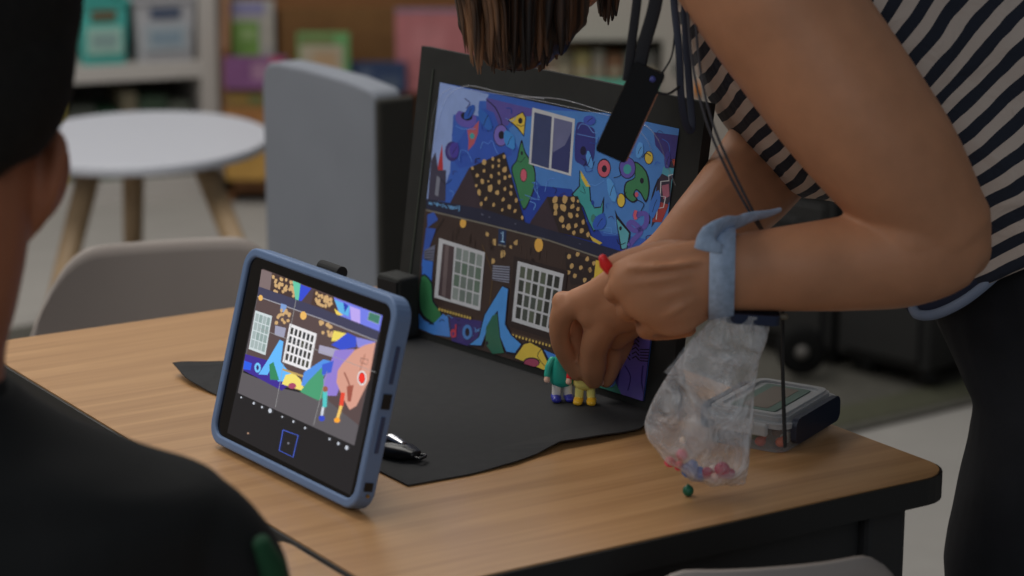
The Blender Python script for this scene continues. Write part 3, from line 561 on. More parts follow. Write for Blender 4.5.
# ------------------------------------------------------------------ lofts from silhouettes
def L2(bm, secs, seg=24, power=2.2, caps=True, k=3, skew=False):
    """secs: (pixel A, pixel B, Y, half depth) - the two silhouette points of a section and its half size in depth"""
    A_ = cr([V((s[0][0], s[0][1], s[2])) for s in secs], k); B_2 = cr([V((s[1][0], s[1][1], s[3])) for s in secs], k)
    rings = []
    for a, b in zip(A_, B_2):
        pa, pb = P(a.x, a.y, a.z), P(b.x, b.y, a.z); c = (pa + pb) / 2; h = (pb - pa) / 2; dv = FW if skew else V((0, 1, 0)); hd = b.z; rg = []
        for i in range(seg):
            t = 2 * math.pi * i / seg; cc, ss = math.cos(t), math.sin(t)
            cc = math.copysign(abs(cc) ** (2 / power), cc); ss = math.copysign(abs(ss) ** (2 / power), ss)
            rg.append(bm.verts.new(c + h * cc + dv * hd * ss))
        rings.append(rg)
    uvl = bm.loops.layers.uv.verify(); acc = [0]
    for i in range(1, len(rings)):
        m0 = sum((v.co for v in rings[i - 1]), V()) / seg; m1 = sum((v.co for v in rings[i]), V()) / seg; acc.append(acc[-1] + ((m1 - m0).length + (rings[i][seg // 2].co - rings[i - 1][seg // 2].co).length) / 2)
    for i in range(len(rings) - 1):
        for j in range(seg):
            f = bm.faces.new((rings[i][j], rings[i][(j + 1) % seg], rings[i + 1][(j + 1) % seg], rings[i + 1][j]))
            for l, (uu, vv_) in zip(f.loops, ((j, acc[i]), (j + 1, acc[i]), (j + 1, acc[i + 1]), (j, acc[i + 1]))): l[uvl].uv = (uu / seg, vv_)
    if caps: bm.faces.new(rings[0][::-1]); bm.faces.new(rings[-1])
    return rings
def chain(bm, pts, k=5, seg=16, ref=V((0, 1, 0))):
    """pts: (px, py, Y, radius px in picture plane, [radius px in depth])"""
    q = cr([P(p[0], p[1], p[2]) for p in pts], k); ra = cr([V((R(p[3], p[2]), R(p[4] if len(p) > 4 else p[3], p[2]), 0)) for p in pts], k)
    loft(bm, q, [(r.y, r.x) for r in ra], ref=ref, seg=seg)
def skin(name, c, k=1.5):
    m = mat(name, rgb(*c, k), rough=.52, spec=.35, var=.16, scale=38, bump=.25)
    b = m.node_tree.nodes['Principled BSDF']; b.inputs['Subsurface Weight'].default_value = .12; b.inputs['Subsurface Radius'].default_value = (.01, .004, .002)
    return m
M_skin = skin('skin_warm', (174, 122, 90), 1.15); M_skin2 = skin('skin_tan', (146, 92, 66), 1.12)
# ------------------------------------------------------------------ woman
wo = thing('person', 'woman in a navy and cream striped T-shirt bending over the desk', 'person', (P(1000, 300, 2.32).x, 2.32, 0))
bm = NB()
# near (left) arm with the watch
chain(bm, [(700, -110, 2.12, 70), (757, -25, 2.07, 77), (806, 45, 2.05, 76), (853, 110, 2.03, 74), (897, 168, 2.02, 68), (935, 222, 2.02, 55)], seg=44)
chain(bm, [(925, 205, 2.02, 48), (944, 240, 2.02, 49), (905, 254, 2.015, 53), (850, 263, 2.01, 48), (795, 268, 2.0, 43.5), (745, 272, 1.995, 40, 30), (712, 275, 1.99, 37, 25), (690, 279, 1.99, 39, 24)], seg=44)
ell(bm, P(962, 250, 2.03), R(30, 2)); ell(bm, P(905, 235, 2.02), R(58, 2))
# left palm and fingers curled away
def hull(pts, rpx, Y, th):      # palm: bundle of fat chains
    for p in pts: chain(bm, [(*a, Y + dy, rpx, th) for a, dy in p])
chain(bm, [(706, 258, 1.99, 20, 17), (672, 264, 1.985, 21, 16), (638, 270, 1.985, 18, 13), (622, 273, 1.99, 14, 11)])
chain(bm, [(706, 275, 1.99, 24, 18), (670, 283, 1.98, 24, 17), (636, 287, 1.98, 18, 13), (618, 286, 1.985, 13, 11)])
chain(bm, [(704, 290, 1.99, 24, 18), (674, 302, 1.985, 24, 16), (648, 305, 1.985, 18, 13), (631, 304, 1.99, 13, 11)])
chain(bm, [(702, 300, 2.0, 20, 17), (680, 314, 1.995, 20, 16), (664, 321, 1.995, 14, 12), (650, 322, 2.0, 12, 10)])
ell(bm, P(664, 289, 1.984), R(48, 2), R(22, 2), R(40, 2)); ell(bm, P(640, 282, 1.984), R(30, 2), R(17, 2), R(27, 2)); ell(bm, P(672, 312, 1.992), R(32, 2), R(18, 2), R(25, 2))
for k0, dy in (((620, 270), 0), ((616, 287), 0), ((628, 305), .003), ((648, 323), .01)):   # index..little: knuckle, down and away, tip tucked
    x, y = k0
    chain(bm, [(x + 6, y, 1.992 + dy, 11), (x - 2, y + 5, 2.010 + dy, 10.5), (x + 1, y + 8, 2.035 + dy, 9.5), (x + 16, y + 9, 2.052 + dy, 9), (x + 33, y + 8, 2.050 + dy, 8), (x + 42, y + 7, 2.038 + dy, 7)], k=4, seg=12)
    ell(bm, P(x + 4, y - 1, 1.988 + dy), R(10.5, 2))
chain(bm, [(692, 256, 2.0, 15), (668, 252, 2.02, 13), (640, 256, 2.035, 11), (618, 262, 2.045, 9.5), (609, 265, 2.05, 8)], k=4, seg=12)     # thumb behind
# tendons on the back of the hand
for x0, y0, x1, y1 in ((700, 262, 630, 268), (700, 272, 624, 285), (700, 284, 636, 303), (698, 297, 656, 320)):
    chain(bm, [(x0, y0, 1.972, 3), ((x0 + x1) / 2, (y0 + y1) / 2 + 1, 1.9655, 3.2), (x1, y1, 1.974, 4)], seg=8)
# far (right) arm
chain(bm, [(800, -60, 2.44, 52), (815, 10, 2.44, 50), (806, 80, 2.42, 46), (794, 118, 2.40, 42)], seg=20)
chain(bm, [(798, 112, 2.40, 42), (775, 150, 2.345, 50, 42), (745, 188, 2.27, 48, 38), (706, 226, 2.20, 39, 32), (672, 256, 2.185, 30, 24), (645, 274, 2.195, 27, 20)], seg=20)
# right palm
chain(bm, [(652, 272, 2.195, 26, 18), (625, 287, 2.21, 26, 16), (600, 299, 2.22, 22, 14), (578, 304, 2.228, 17, 12)])
chain(bm, [(655, 280, 2.195, 24, 20), (632, 300, 2.21, 29, 20), (612, 312, 2.22, 27, 18), (598, 325, 2.228, 19, 15)])
ell(bm, P(604, 308, 2.222), R(30, 2.2), R(14, 2.2), R(22, 2.2), Matrix.Rotation(-.5, 4, 'Y'))
chain(bm, [(648, 290, 2.22, 24, 18), (628, 318, 2.24, 22, 16), (614, 338, 2.255, 15, 12)])
# index
chain(bm, [(586, 302, 2.232, 14), (567, 308, 2.232, 14), (560, 324, 2.238, 11.5), (561, 344, 2.248, 10.2), (569, 361, 2.258, 9.4), (577, 374, 2.262, 8)], k=4, seg=14)
ell(bm, P(563, 302, 2.234), R(12, 2.2))
# middle finger behind the index
chain(bm, [(592, 304, 2.25, 13), (578, 314, 2.262, 12), (573, 335, 2.268, 10.5), (578, 354, 2.266, 9.5), (583, 371, 2.268, 8)], k=4, seg=14)
# thumb
chain(bm, [(612, 312, 2.222, 18), (600, 332, 2.228, 16.5), (594, 350, 2.240, 14.5), (593, 366, 2.250, 14), (594, 379, 2.258, 10.5)], k=4, seg=14)
# ring and little, folded behind the thumb
chain(bm, [(612, 320, 2.262, 12), (613, 345, 2.272, 11), (611, 366, 2.276, 10.5), (606, 380, 2.276, 8.5)], k=4, seg=14)
chain(bm, [(626, 325, 2.268, 11), (624, 346, 2.28, 10), (617, 366, 2.29, 8.8), (609, 378, 2.296, 7.5)], k=4, seg=14)
# torso core, neck, head (above the picture)
HC = P(528, -118, 2.26); sh = P(735, -75, 2.27)
loft(bm, [P(1010, 250, 2.33), P(930, 110, 2.32), P(830, -10, 2.30), P(760, -60, 2.28)], [(.10, .09), (.10, .09), (.13, .09), (.12, .075)], ref=V((0, 1, 0)), seg=20)
loft(bm, [P(780, -70, 2.28), P(690, -105, 2.27), P(620, -115, 2.265)], [(.055, .055), (.05, .052), (.05, .055)], ref=V((0, 1, 0)), seg=16)
Yd = V((-.50, 0, -.86)).normalized()        # way the face looks: down and left
Xd = V((0, 1, 0)); Zd = Yd.cross(Xd) * -1; Zd.normalize(); Zd = Xd.cross(Yd) * 1
if Zd.x > 0: Zd = -Zd                        # crown points left
MH = Matrix(((Xd.x, Yd.x, Zd.x, 0), (Xd.y, Yd.y, Zd.y, 0), (Xd.z, Yd.z, Zd.z, 0), (0, 0, 0, 1)))
def hp_(x, y, z): return HC + Xd * x + Yd * y + Zd * z
ell(bm, hp_(0, -.012, .03), .075, .093, .085, MH); ell(bm, hp_(0, .025, -.045), .055, .062, .07, MH); ell(bm, hp_(0, .062, -.095), .026, .024, .022, MH)
loft(bm, [hp_(0, .078, .02), hp_(0, .095, -.012), hp_(0, .104, -.026), hp_(0, .09, -.034)], [.009, .011, .014, .012], seg=10)
ell(bm, hp_(0, .083, -.062), .024, .010, .0055, MH); ell(bm, hp_(0, .082, -.071), .020, .010, .006, MH)
for s in (-1, 1): ell(bm, hp_(s * .076, -.01, -.01), .010, .019, .031, MH); ell(bm, hp_(s * .032, .07, .018), .02, .014, .007, MH)
body = mk('body', bm, M_skin, wo); remesh(body, .0024, 9)
for s in (-1, 1):
    bm = NB(); ell(bm, hp_(s * .031, .078, .002), .0125, .010, .0115, MH); ey = mk('eye', bm, mat('eye_white', (.6, .58, .55, 1), rough=.2), body, smooth=True)
    bm = NB(); ell(bm, hp_(s * .031, .0865, .002), .006, .003, .006, MH); mk('iris', bm, mat('iris_dark', (.03, .015, .01, 1), rough=.1), body, smooth=True)
# hair
M_hair = wood('brown_hair', rgb(92, 62, 42, .9), rgb(22, 16, 12, .8), (1, 1, 1), .5, 0)
def hairmat(name, a, b):
    m = bpy.data.materials.new(name); m.use_nodes = True; nt = m.node_tree; N = nt.nodes; L = nt.links; p = N['Principled BSDF']
    tc = N.new('ShaderNodeTexCoord'); mp = N.new('ShaderNodeMapping'); mp.inputs['Scale'].default_value = (90, 90, 6); L.new(tc.outputs['Object'], mp.inputs[0])
    nz = N.new('ShaderNodeTexNoise'); nz.inputs['Scale'].default_value = 1; nz.inputs['Detail'].default_value = 5; L.new(mp.outputs[0], nz.inputs['Vector'])
    c = N.new('ShaderNodeValToRGB'); c.color_ramp.elements[0].color = b; c.color_ramp.elements[1].color = a; c.color_ramp.elements[0].position = .42; c.color_ramp.elements[1].position = .72
    L.new(nz.outputs['Fac'], c.inputs[0]); L.new(c.outputs[0], p.inputs['Base Color']); p.inputs['Roughness'].default_value = .45
    return m
M_hair = hairmat('brown_hair', rgb(104, 72, 50, 1.2), rgb(26, 19, 16, 1.0)); M_hairl = hairmat('light_brown_hair', rgb(150, 108, 76, 1.25), rgb(60, 42, 30, 1.1))
bm = NB()
ell(bm, hp_(0, -.026, .034), .092, .100, .104, MH, seg=28)
def lock(bm, x0, x1, y1, Y, r, bend=0):
    chain(bm, [(x0, -90, 2.26 + (Y - 2.26) * .7, r * 1.2), ((x0 + x1) / 2 + bend, -40, Y, r * 1.3), (x1 + bend * .7, y1 - 45, Y, r * 1.15), (x1 + bend * .3, y1 - 18, Y, r * .8), (x1, y1, Y, r * .25)], k=4, seg=8)
rr_ = random.Random(3)
L2(bm, [((462, -110), (590, -150), 2.25, .07), ((450, -50), (594, -60), 2.22, .06), ((456, 5), (586, 0), 2.21, .05), ((462, 30), (580, 26), 2.20, .038), ((476, 50), (566, 44), 2.20, .028), ((494, 64), (550, 60), 2.20, .012), ((508, 70), (536, 68), 2.20, .004)], seg=28, k=4)
for v in bm.verts:
    n_ = noise.noise(V((v.co.x * 70, v.co.y * 70, v.co.z * 5))) * .009; v.co.x += n_; v.co.y += n_; v.co.z += noise.noise(V((v.co.x * 90, v.co.y * 60, 0))) * .008
for i in range(110):
    t = rr_.random(); x1 = 460 + 122 * t; top = 455 + 135 * t; f_ = (x1 - 455) / 132
    yb = 22 + 52 * max(0, math.sin(math.pi * min(1, max(0, f_)))) ** .7 + rr_.uniform(-26, 3); x1 += (516 - x1) * .12
    lock(bm, top, x1, yb, 2.19 + rr_.uniform(-.05, .05), rr_.uniform(3, 6.5), rr_.uniform(-6, 6))
for i in range(26):
    x1 = 608 + rr_.uniform(-9, 10); lock(bm, 596 + rr_.uniform(-8, 8), x1, 27 - abs(x1 - 608) * 1.4 + rr_.uniform(-8, 0), 2.30 + rr_.uniform(-.02, .02), rr_.uniform(2.5, 4.5), rr_.uniform(-3, 3))
mk('hair', bm, M_hair, wo, smooth=True)
bm = NB()
for i in range(34):
    x1 = rr_.uniform(462, 508); lock(bm, x1 - 16, x1, rr_.uniform(50, 74) - max(0, (476 - x1)) * 1.2, 2.135 + rr_.uniform(-.02, .02), rr_.uniform(1.6, 3.2), rr_.uniform(-8, 0))
mk('hair_front', bm, M_hairl, wo, smooth=True, label='lighter brown front locks')
# striped shirt
def stripes():
    m = bpy.data.materials.new('striped_jersey'); m.use_nodes = True; nt = m.node_tree; N = nt.nodes; L = nt.links; p = N['Principled BSDF']
    uv = N.new('ShaderNodeUVMap'); sp = N.new('ShaderNodeSeparateXYZ'); L.new(uv.outputs[0], sp.inputs[0])
    tc = N.new('ShaderNodeTexCoord'); nz = N.new('ShaderNodeTexNoise'); nz.inputs['Scale'].default_value = 14; nz.inputs['Detail'].default_value = 2; L.new(tc.outputs['Object'], nz.inputs['Vector'])
    a = N.new('ShaderNodeMath'); a.operation = 'MULTIPLY_ADD'; a.inputs[1].default_value = .012; L.new(nz.outputs['Fac'], a.inputs[0]); L.new(sp.outputs['Y'], a.inputs[2])
    b = N.new('ShaderNodeMath'); b.operation = 'MULTIPLY'; b.inputs[1].default_value = 1 / .0225; L.new(a.outputs[0], b.inputs[0])
    f = N.new('ShaderNodeMath'); f.operation = 'FRACT'; L.new(b.outputs[0], f.inputs[0])
    g = N.new('ShaderNodeMath'); g.operation = 'GREATER_THAN'; g.inputs[1].default_value = .5; L.new(f.outputs[0], g.inputs[0])
    mx = N.new('ShaderNodeMix'); mx.data_type = 'RGBA'; mx.inputs[6].default_value = rgb(164, 150, 140, 1.6); mx.inputs[7].default_value = rgb(30, 34, 46, 1.2); L.new(g.outputs[0], mx.inputs[0]); L.new(mx.outputs[2], p.inputs['Base Color'])
    p.inputs['Roughness'].default_value = .9
    n2 = N.new('ShaderNodeTexNoise'); n2.inputs['Scale'].default_value = 22; n2.inputs['Detail'].default_value = 3; n2.inputs['Distortion'].default_value = 1; L.new(tc.outputs['Object'], n2.inputs['Vector'])
    bp = N.new('ShaderNodeBump'); bp.inputs['Strength'].default_value = .6; bp.inputs['Distance'].default_value = .012; L.new(n2.outputs['Fac'], bp.inputs['Height']); L.new(bp.outputs[0], p.inputs['Normal'])
    return m
M_shirt = stripes()
bm = NB()
L2(bm, [((640, -80), (740, -330), 2.27, .12), ((672, -20), (800, -300), 2.275, .17), ((700, 60), (862, -240), 2.28, .175), ((736, 126), (930, -170), 2.28, .165), ((788, 184), (1020, -80), 2.29, .155), ((848, 202), (1090, -10), 2.30, .15), ((892, 258), (1130, 90), 2.30, .15), ((914, 306), (1150, 200), 2.30, .15)], seg=64, power=2.8, caps=None, k=8, skew=True)
for v in bm.verts:
    n_ = noise.noise(v.co * 9) * .010 + noise.noise(v.co * 23) * .004; n3 = noise.noise(V((v.co.x * 16 + v.co.z * 16, v.co.y * 4, v.co.z * 3 - v.co.x * 3))) * .013; v.co += V((n_ + n3 * .4, -n_ * .6 - n3 * .9, n_ + n3 * .3))
shirt = mk('shirt', bm, M_shirt, wo, smooth=True, label='navy and cream striped T-shirt'); so = shirt.modifiers.new('t', 'SOLIDIFY'); so.thickness = .0025; so.offset = 1
bm = NB()     # sleeve of the near arm, above the picture
chain(bm, [(640, -215, 2.15, 92), (690, -150, 2.11, 92), (715, -115, 2.09, 90)], seg=24); mk('sleeve', bm, mat('sleeve_navy', rgb(30, 34, 46, 1.2), rough=.9), shirt, smooth=True)
bm = NB(); tube(bm, [P(912, 302, 2.20), P(917, 314, 2.185), P(936, 314, 2.18), P(962, 302, 2.172), P(986, 284, 2.17), P(1010, 262, 2.172), P(1050, 235, 2.18)], .0052, k=8, seg=10); mk('hem', bm, mat('hem_grey', rgb(112, 122, 142, 1.4), rough=.8), shirt, smooth=True, label='pale grey-blue hem binding')
bm = NB(); pts = [P(914, 298, 2.21), P(922, 308, 2.192), P(940, 306, 2.185), P(965, 292, 2.178), P(990, 272, 2.176), P(1040, 235, 2.18)]
loft(bm, cr(pts, 6), [(.006, .012)] * 31, ref=V((0, 1, 0)), seg=12); mk('hem_band', bm, mat('hem_navy', rgb(34, 38, 56, 1.3), rough=.9), shirt, smooth=True, label='navy hem band')
# trousers
M_tr = mat('black_denim', (.013, .013, .016, 1), rough=.9, var=.35, scale=25, bump=.6)
bm = NB()
L2(bm, [((905, 240), (1120, 130), 2.34, .14), ((925, 292), (1150, 235), 2.34, .16), ((936, 330), (1160, 330), 2.34, .165), ((966, 384), (1150, 400), 2.27, .10), ((976, 402), (1140, 440), 2.25, .092), ((968, 440), (1120, 480), 2.24, .088), ((955, 500), (1095, 520), 2.24, .083), ((946, 560), (1080, 580), 2.24, .078), ((948, 700), (1070, 700), 2.25, .068), ((952, 900), (1060, 900), 2.26, .06), ((958, 1180), (1065, 1180), 2.28, .058)], seg=26, k=4)
L2(bm, [((990, 300), (1150, 250), 2.40, .1), ((1000, 400), (1170, 420), 2.47, .09), ((1015, 560), (1150, 580), 2.49, .078), ((1020, 800), (1130, 800), 2.50, .065), ((1025, 1040), (1130, 1040), 2.52, .058)], seg=26, k=4)
for v in bm.verts:
    n_ = noise.noise(v.co * 11) * .012; v.co.x += n_
for v in bm.verts:
    if v.co.z < .06: v.co.z = .06
tr = mk('trousers', bm, M_tr, wo); remesh(tr, .006, 3)
for (x, y, Y) in ((1010, 1180, 2.28), (1078, 1040, 2.52)):
    c = P(x, y, Y); c.z = .0
    bm = NB(); loft(bm, [V((c.x + .05, Y, .045)), V((c.x, Y - .01, .052)), V((c.x - .08, Y - .02, .04)), V((c.x - .15, Y - .03, .03))], [(.035, .042), (.042, .05), (.04, .038), (.034, .026)], ref=V((0, 1, 0)), seg=16)
    sh_ = mk('shoe', bm, mat('shoe_black', (.02, .02, .02, 1), rough=.5), wo, smooth=True)
    bm = NB(); loft(bm, [V((c.x + .07, Y, .009)), V((c.x - .05, Y - .015, .009)), V((c.x - .17, Y - .03, .009))], [(.036, .008), (.043, .008), (.03, .008)], ref=V((0, 1, 0)), seg=14); mk('sole', bm, mat('sole_grey', (.2, .2, .2, 1), rough=.7), sh_)
# watch
wt = thing('wristwatch', 'wristwatch on a pale blue woven band round the left wrist of the woman', 'watch', P(724, 275, 1.99))
def wring(cx, dy, rx, ry, t0, t1, n, wpx, tilt=0):
    """strap ring around the wrist; t=0 top, 90 = towards the camera, 180 bottom"""
    r = []
    for i in range(n + 1):
        t = math.radians(t0 + (t1 - t0) * i / n); r.append((cx + tilt * math.cos(t), 273 - ry * math.cos(t), 1.993 - rx * math.sin(t)))
    return r
bm = NB(); ring_pts = [P(*a) for a in wring(722, 0, .0345, 45, 0, 360, 40, 13, 1)]
vsr = []
for i, p in enumerate(ring_pts[:-1]):
    t = math.radians(360 * i / 40); out = V((0, -math.sin(t), math.cos(t))); hw = R(12.5, 2)
    vsr.append([bm.verts.new(p + V((-hw, 0, 0))), bm.verts.new(p + V((hw, 0, 0))), bm.verts.new(p + V((hw, 0, 0)) + out * .0022), bm.verts.new(p + V((-hw, 0, 0)) + out * .0022)])
for i in range(40):
    a, b = vsr[i], vsr[(i + 1) % 40]
    for j in range(4): bm.faces.new((a[j], a[(j + 1) % 4], b[(j + 1) % 4], b[j]))
M_strap = mat('woven_blue', rgb(134, 150, 172, 1.45), rough=.8, var=.35, scale=160, bump=.5)
mk('strap', bm, M_strap, wt, smooth=True)
bm = NB(); pts = [P(708, 250, 1.952), P(712, 236, 1.955), P(722, 227, 1.97), P(736, 223, 1.99), P(752, 217, 2.005), P(768, 214, 2.02), P(780, 210, 2.03)]
loft(bm, cr(pts, 4), [(.0016, w_) for w_ in [.013] * 9 + [.012, .011, .010, .009, .008, .0075, .007, .0065, .006, .0055, .005, .0045, .004, .0035, .003, .0025]], ref=V((0, .8, .3)), seg=10); mk('strap_tail', bm, M_strap, wt, smooth=True, label='loose end of the band')
bm = NB(); Wc = P(752, 315, 1.995); slab(bm, rrect(-.024, -.018, .024, .018, .007), -.0045, .0045, Matrix.Translation(Wc) @ Matrix.Rotation(.06, 4, 'Y')); wc = mk('watch_case', bm, mat('watch_dark', rgb(44, 50, 70, 1.3), rough=.25, metal=.6), wt)
bm = NB(); slab(bm, rrect(-.020, -.015, .020, .015, .005), -.0056, -.0045, Matrix.Translation(Wc) @ Matrix.Rotation(.06, 4, 'Y')); mk('watch_glass', bm, M_gl, wt)
bm = NB(); loft(bm, [Wc + V((.024, -.006, 0)), Wc + V((.029, -.006, 0))], [.003, .003], seg=12); mk('crown', bm, mat('dull_gold', (.12, .10, .07, 1), rough=.5), wt, smooth=True)
# lanyard with black device
la = thing('lanyard', 'black ribbon lanyard hanging from the woman with a flat black gadget on its end', 'lanyard', P(632, 110, 2.05))
dz = V((.40, 0, .917)).normalized(); dc = P(630, 112, 2.05); dx = V((.917, -.05, -.40)).normalized(); dn = dx.cross(dz)
Mdv = frame(dc, dx, dz, dn)
bm = NB(); slab(bm, rrect(-.0148, -.044, .0148, .044, .003), -.006, .006, Mdv); dv_ = mk('gadget_body', bm, mat('satin_black', (.006, .006, .007, 1), rough=.4, spec=.2), la)
bm = NB(); slab(bm, [(.0146, -.0415), (.0158, -.0415), (.0158, .028), (.0146, .028)], -.0052, .0052, Mdv); mk('copper_edge', bm, mat('copper', rgb(150, 98, 74, 1.5), rough=.4, metal=.4), la, label='copper coloured side edge')
bm = NB(); ell(bm, Mdv @ V((.006, .036, .0062)), .003, .003, .003, seg=12); mk('button', bm, mat('blue_button', rgb(60, 64, 120, 1.5), rough=.3), la, smooth=True)
M_rib = mat('black_ribbon', (.014, .014, .018, 1), rough=.7)
for pts in ([(640, -70), (638, -10), (632, 40), (627, 80)], [(664, -70), (656, 0), (644, 45), (636, 82)]):
    bm = NB(); q = cr([P(x, y, 2.05) for x, y in pts], 6); loft(bm, q, [(.0008, .0042 if pts[0][0] == 640 else .0062)] * len(q), ref=V((0, 1, 0)), seg=8); mk('ribbon', bm, M_rib, la, smooth=True)
bm = NB(); tube(bm, [P(652, 86, 2.045), P(664, 70, 2.05), P(672, 55, 2.06), P(675, 30, 2.07)], .0009); mk('wire', bm, M_rib, la, smooth=True)
bm = NB(); tube(bm, [P(655, 92, 2.045), P(668, 94, 2.045), P(680, 86, 2.06)], .0012); mk('wire', bm, M_rib, la, smooth=True)
l2 = thing('lanyard', 'long thin grey cord hanging from the neck of the woman past her watch', 'lanyard', P(680, 80, 2.06))
bm = NB(); q = cr([P(x, y, Y) for x, y, Y in ((672, -60, 2.10), (674, 0, 2.08), (679, 50, 2.06), (681, 95, 2.06), (686, 125, 2.07), (692, 128, 2.08), (690, 95, 2.09), (686, 40, 2.10), (684, -30, 2.12))], 8)
loft(bm, q, [(.0008, .0034)] * len(q), ref=V((0, 1, 0)), seg=8); mk('flat_loop', bm, mat('navy_ribbon', rgb(40, 44, 58, 1.3), rough=.7), l2, smooth=True)
for dx_ in (0, 7):
    bm = NB(); tube(bm, [P(686 + dx_, -20, 2.07), P(692 + dx_, 60, 2.04), P(706 + dx_ * .8, 120, 2.01), (P(728 + dx_ * .8, 172, 2.0)), P(752 + dx_ * .5, 216, 2.01), P(766, 236, 2.052)], .00125, k=8); mk('cord', bm, mat('grey_cord', rgb(52, 50, 54, 1.3), rough=.7), l2, smooth=True)
bm = NB(); tube(bm, [P(766, 236, 2.052), P(776, 270, 2.066), P(782, 310, 2.062), P(783, 380, 2.056), P(785, 446, 2.05)], .0019, k=8); mk('cord_end', bm, mat('black_cord', (.02, .02, .02, 1), rough=.7), l2, smooth=True)
# ------------------------------------------------------------------ plastic bag
bag = thing('plastic_bag', 'clear zip bag of tiny coloured toy parts hanging from the hand with the watch', 'bag', P(702, 480, 1.985))
M_bag = glassy('clear_film', (.85, .85, .88, 1), .23, .14, .7)
rowsB = [(314, 716, 762, .008), (325, 706, 769, .010), (340, 694, 767, .013), (356, 681, 761, .016), (375, 668, 757, .019), (395, 656, 754, .022), (415, 647, 753, .024), (430, 644, 751, .026), (448, 654, 750, .026), (465, 672, 748, .023), (478, 690, 746, .014), (482, 702, 742, .004)]
bm = NB(); YB = 1.985
L2(bm, [((a, y), (b, y + (3 if y > 400 else 0)), YB, hd) for y, a, b, hd in rowsB], seg=48, power=2.0, caps=None, k=4)
for v in bm.verts:
    n_ = noise.noise(v.co * 34 + V((3, 1, 2))) + .6 * noise.noise(v.co * 80); v.co += V((n_ * .0022, n_ * .007, n_ * .001))
mk('film', bm, M_bag, bag, smooth=True)
bm = NB(); ps = [P(x, y, 1.955) for x, y in ((700, 326), (730, 352), (752, 318), (742, 378), (716, 392), (690, 372))]
q = [bm.verts.new(p) for p in (P(664, 372, 1.962), P(700, 330, 1.965), P(742, 366, 1.966), P(716, 402, 1.958))]; bm.faces.new(q)
bmesh.ops.subdivide_edges(bm, edges=bm.edges[:], cuts=6, use_grid_fill=True)
for v in bm.verts: v.co.y += noise.noise(v.co * 40) * .008
mk('folded_flap', bm, M_bag, bag, smooth=True)
def bag_bits():
    bits = [(670, 462, (200, 70, 90), 4.5), (682, 455, (205, 76, 96), 4.8), (679, 466, (196, 66, 84), 4), (690, 470, (72, 104, 160), 7), (698, 474, (70, 100, 156), 6.5), (692, 466, (76, 108, 160), 5), (707, 473, (150, 50, 80), 5), (714, 471, (214, 176, 166), 5), (722, 470, (150, 40, 66), 6.5), (729, 474, (140, 38, 60), 5), (715, 477, (205, 160, 150), 3.5), (683, 440, (210, 170, 150), 2.6)]
    desc = ['pink toy bead at the left end of the bag bottom', 'pink toy bead topmost in the bag', 'pink toy bead touching the blue ones', 'largest blue toy part in the bag', 'blue toy part beside the maroon ones in the bag', 'lowest blue toy part in the bag', 'small maroon toy part between blue and cream', 'cream toy head in the bag bottom', 'large maroon toy part right of the cream head', 'maroon toy part at the right end of the bag bottom', 'small cream toy part under the cream head', 'tiny cream toy part stuck halfway up the bag']
    for i, ((x, y, c, r), d_) in enumerate(zip(bits, desc)):
        p = P(x, y, YB + ((i * 7) % 5 - 2) * .0022)
        bm = NB(); ell(bm, p, R(r, 2) * 1.35, R(r, 2) * 1.1, R(r, 2) * 1.25, Matrix.Rotation(i, 4, 'Y'), seg=14); ell(bm, p + V((0, 0, R(r, 2) * .75)), R(r, 2) * .35, seg=8)
        o_ = mk('toy_part', bm, mat('toy_%d_%d_%d' % c, rgb(*c, 1.7), rough=.35, var=.05), origin=p, smooth=True); tag(o_, d_, 'toy part', 'toy parts in the clear bag')
bag_bits()
# green bead on the desk
p = PZ(688, 496, TZ); p.z = TZ + .0052; bm = NB(); ell(bm, p, .0052, seg=18); ell(bm, p + V((0, 0, .0048)), .0016, seg=8)
o = mk('bead', bm, mat('green_bead', rgb(20, 84, 62, 1.4), rough=.35), origin=p, smooth=True); tag(o, 'single dark green bead lying on the oak desk below the bag', 'bead')
# red piece held
p = P(605, 264, 2.015); bm = NB(); loft(bm, [p + V((.004, .004, -.006)), p, p + V((-.002, 0, .005))], [.005, .0055, .004], seg=12)
o = mk('red_toy_piece', bm, mat('red_plastic', rgb(190, 40, 44, 1.6), rough=.3), origin=p, smooth=True); tag(o, 'red plastic toy piece peeking out from the curled left hand', 'toy part')
